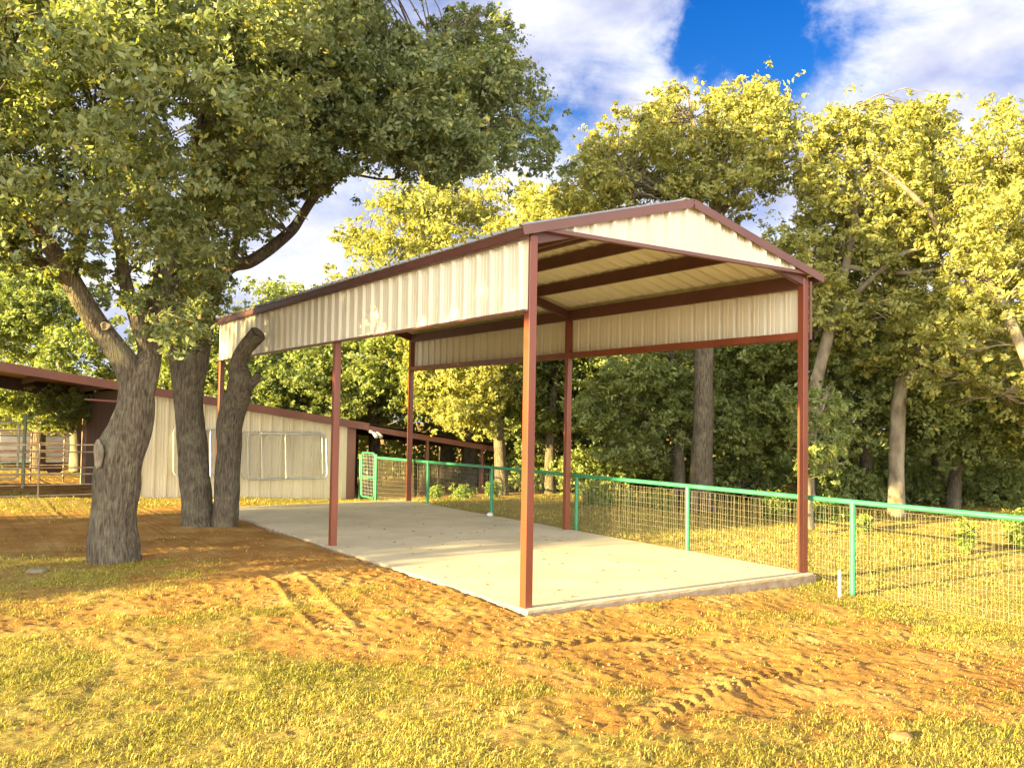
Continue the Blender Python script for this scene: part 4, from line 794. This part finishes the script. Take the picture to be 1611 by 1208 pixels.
sidetree(-15.5, 1.4, 7.9, 2.9, 6.4, 44, 9500, 403, 'high-crowned oak leaning out over the lawn from the left', .75, (-15.5, 5.6))

# ---------------------------------------------------------------- weeds and flowers by the wood edge
def weed(px, py, hpx, wpx, lab, seed, flowers=0, name='flowering_weed'):
    d0 = ray(px, py); t = (-.1-CAM[2])/d0[2]; base = CAM+d0*t; D = t; hh = hpx*D/FPX; ww = wpx*D/FPX/2; q = np.random.default_rng(seed)
    t_ = thing(name, lab, 'plant', base, 'weeds along the wood edge'); m_ = MB(); tips = []
    for i in range(16):
        a_ = q.uniform(0, 6.28); rr = q.uniform(.1, 1)*ww; tip = base+np.array([math.cos(a_)*rr, math.sin(a_)*rr, hh*q.uniform(.55, 1.0)]); m_.tube([base+np.array([math.cos(a_), math.sin(a_), 0])*rr*.3-np.array([0, 0, .05]), base*.5+tip*.5+np.array([math.cos(a_), math.sin(a_), 0])*-.04, tip], [.007, .005, .003], 4); tips.append(tip)
    m_.build('stem', LEAF_WEED, t_)
    bl = np.array([[*(base*(1-f)+tp*f+q.normal(0, .03, 3)), ww*.3+.04] for tp in tips for f in (.35, .65, .9)]); V, F_, v = leaves(bl, 1500, .035, seed, 8, 1.0, .5); link('foliage', npmesh('foliage', V, F_, False, {'v': v}), LEAF_WEED, t_)
    for tp in tips[:flowers]:
        for _ in range(2):
            c = tp+q.normal(0, .05, 3)+np.array([-.03, -.05, .04]); V = [c]
            for k in range(12):
                a_ = k*math.pi/6; rr = .046 if k % 2 else .015; V.append(c+np.array([math.cos(a_), math.sin(a_)*.6-.004, math.sin(a_)*.8])*rr)
            m_ = MB(); m_.add(V, [(0, k+1, (k+1) % 12+1) for k in range(12)]); m_.build('flower', FLOWER, t_)
for a_ in ((1215, 822, 48, 60, 'flowering weed clump with yellow heads left of the front right post', 501, 8), (1240, 812, 30, 34, 'small flowering weed close against the front right post', 502, 5), (1290, 825, 40, 40, 'flowering weed just right of the front right post', 503, 4), (1312, 826, 30, 30, 'low weed midway between front right post and green post', 507, 0),
    (1518, 868, 45, 34, 'yellow flowered weed standing alone beyond the right fence bay', 504, 10), (1603, 862, 60, 50, 'tall yellow flowered weed at the right edge of the picture', 505, 9), (1360, 840, 30, 20, 'small yellow flowered sprig right of the green fence post', 506, 3),
    (930, 800, 45, 40, 'pale leafy weed beside the rear middle post', 508, 0), (955, 800, 25, 40, 'low weed clump right of the pale leafy weed', 509, 0), (987, 802, 26, 30, 'small leafy weed at the start of the sunlit strip', 510, 0), (1018, 804, 34, 26, 'upright leafy weed left of the thin trunk', 511, 0), (1040, 806, 40, 50, 'bushy weed at the foot of the thin trunk', 512, 2),
    (687, 782, 16, 22, 'low grey-green weed below the barn end, near the second fence post', 513, 0), (725, 783, 18, 40, 'spreading weed patch under the barn eave between two fence posts', 514, 0), (775, 785, 24, 30, 'weed behind the third fence post', 515, 0)):
    weed(*a_[:6], flowers=a_[6], name='flowering_weed' if a_[6] else 'leafy_weed')
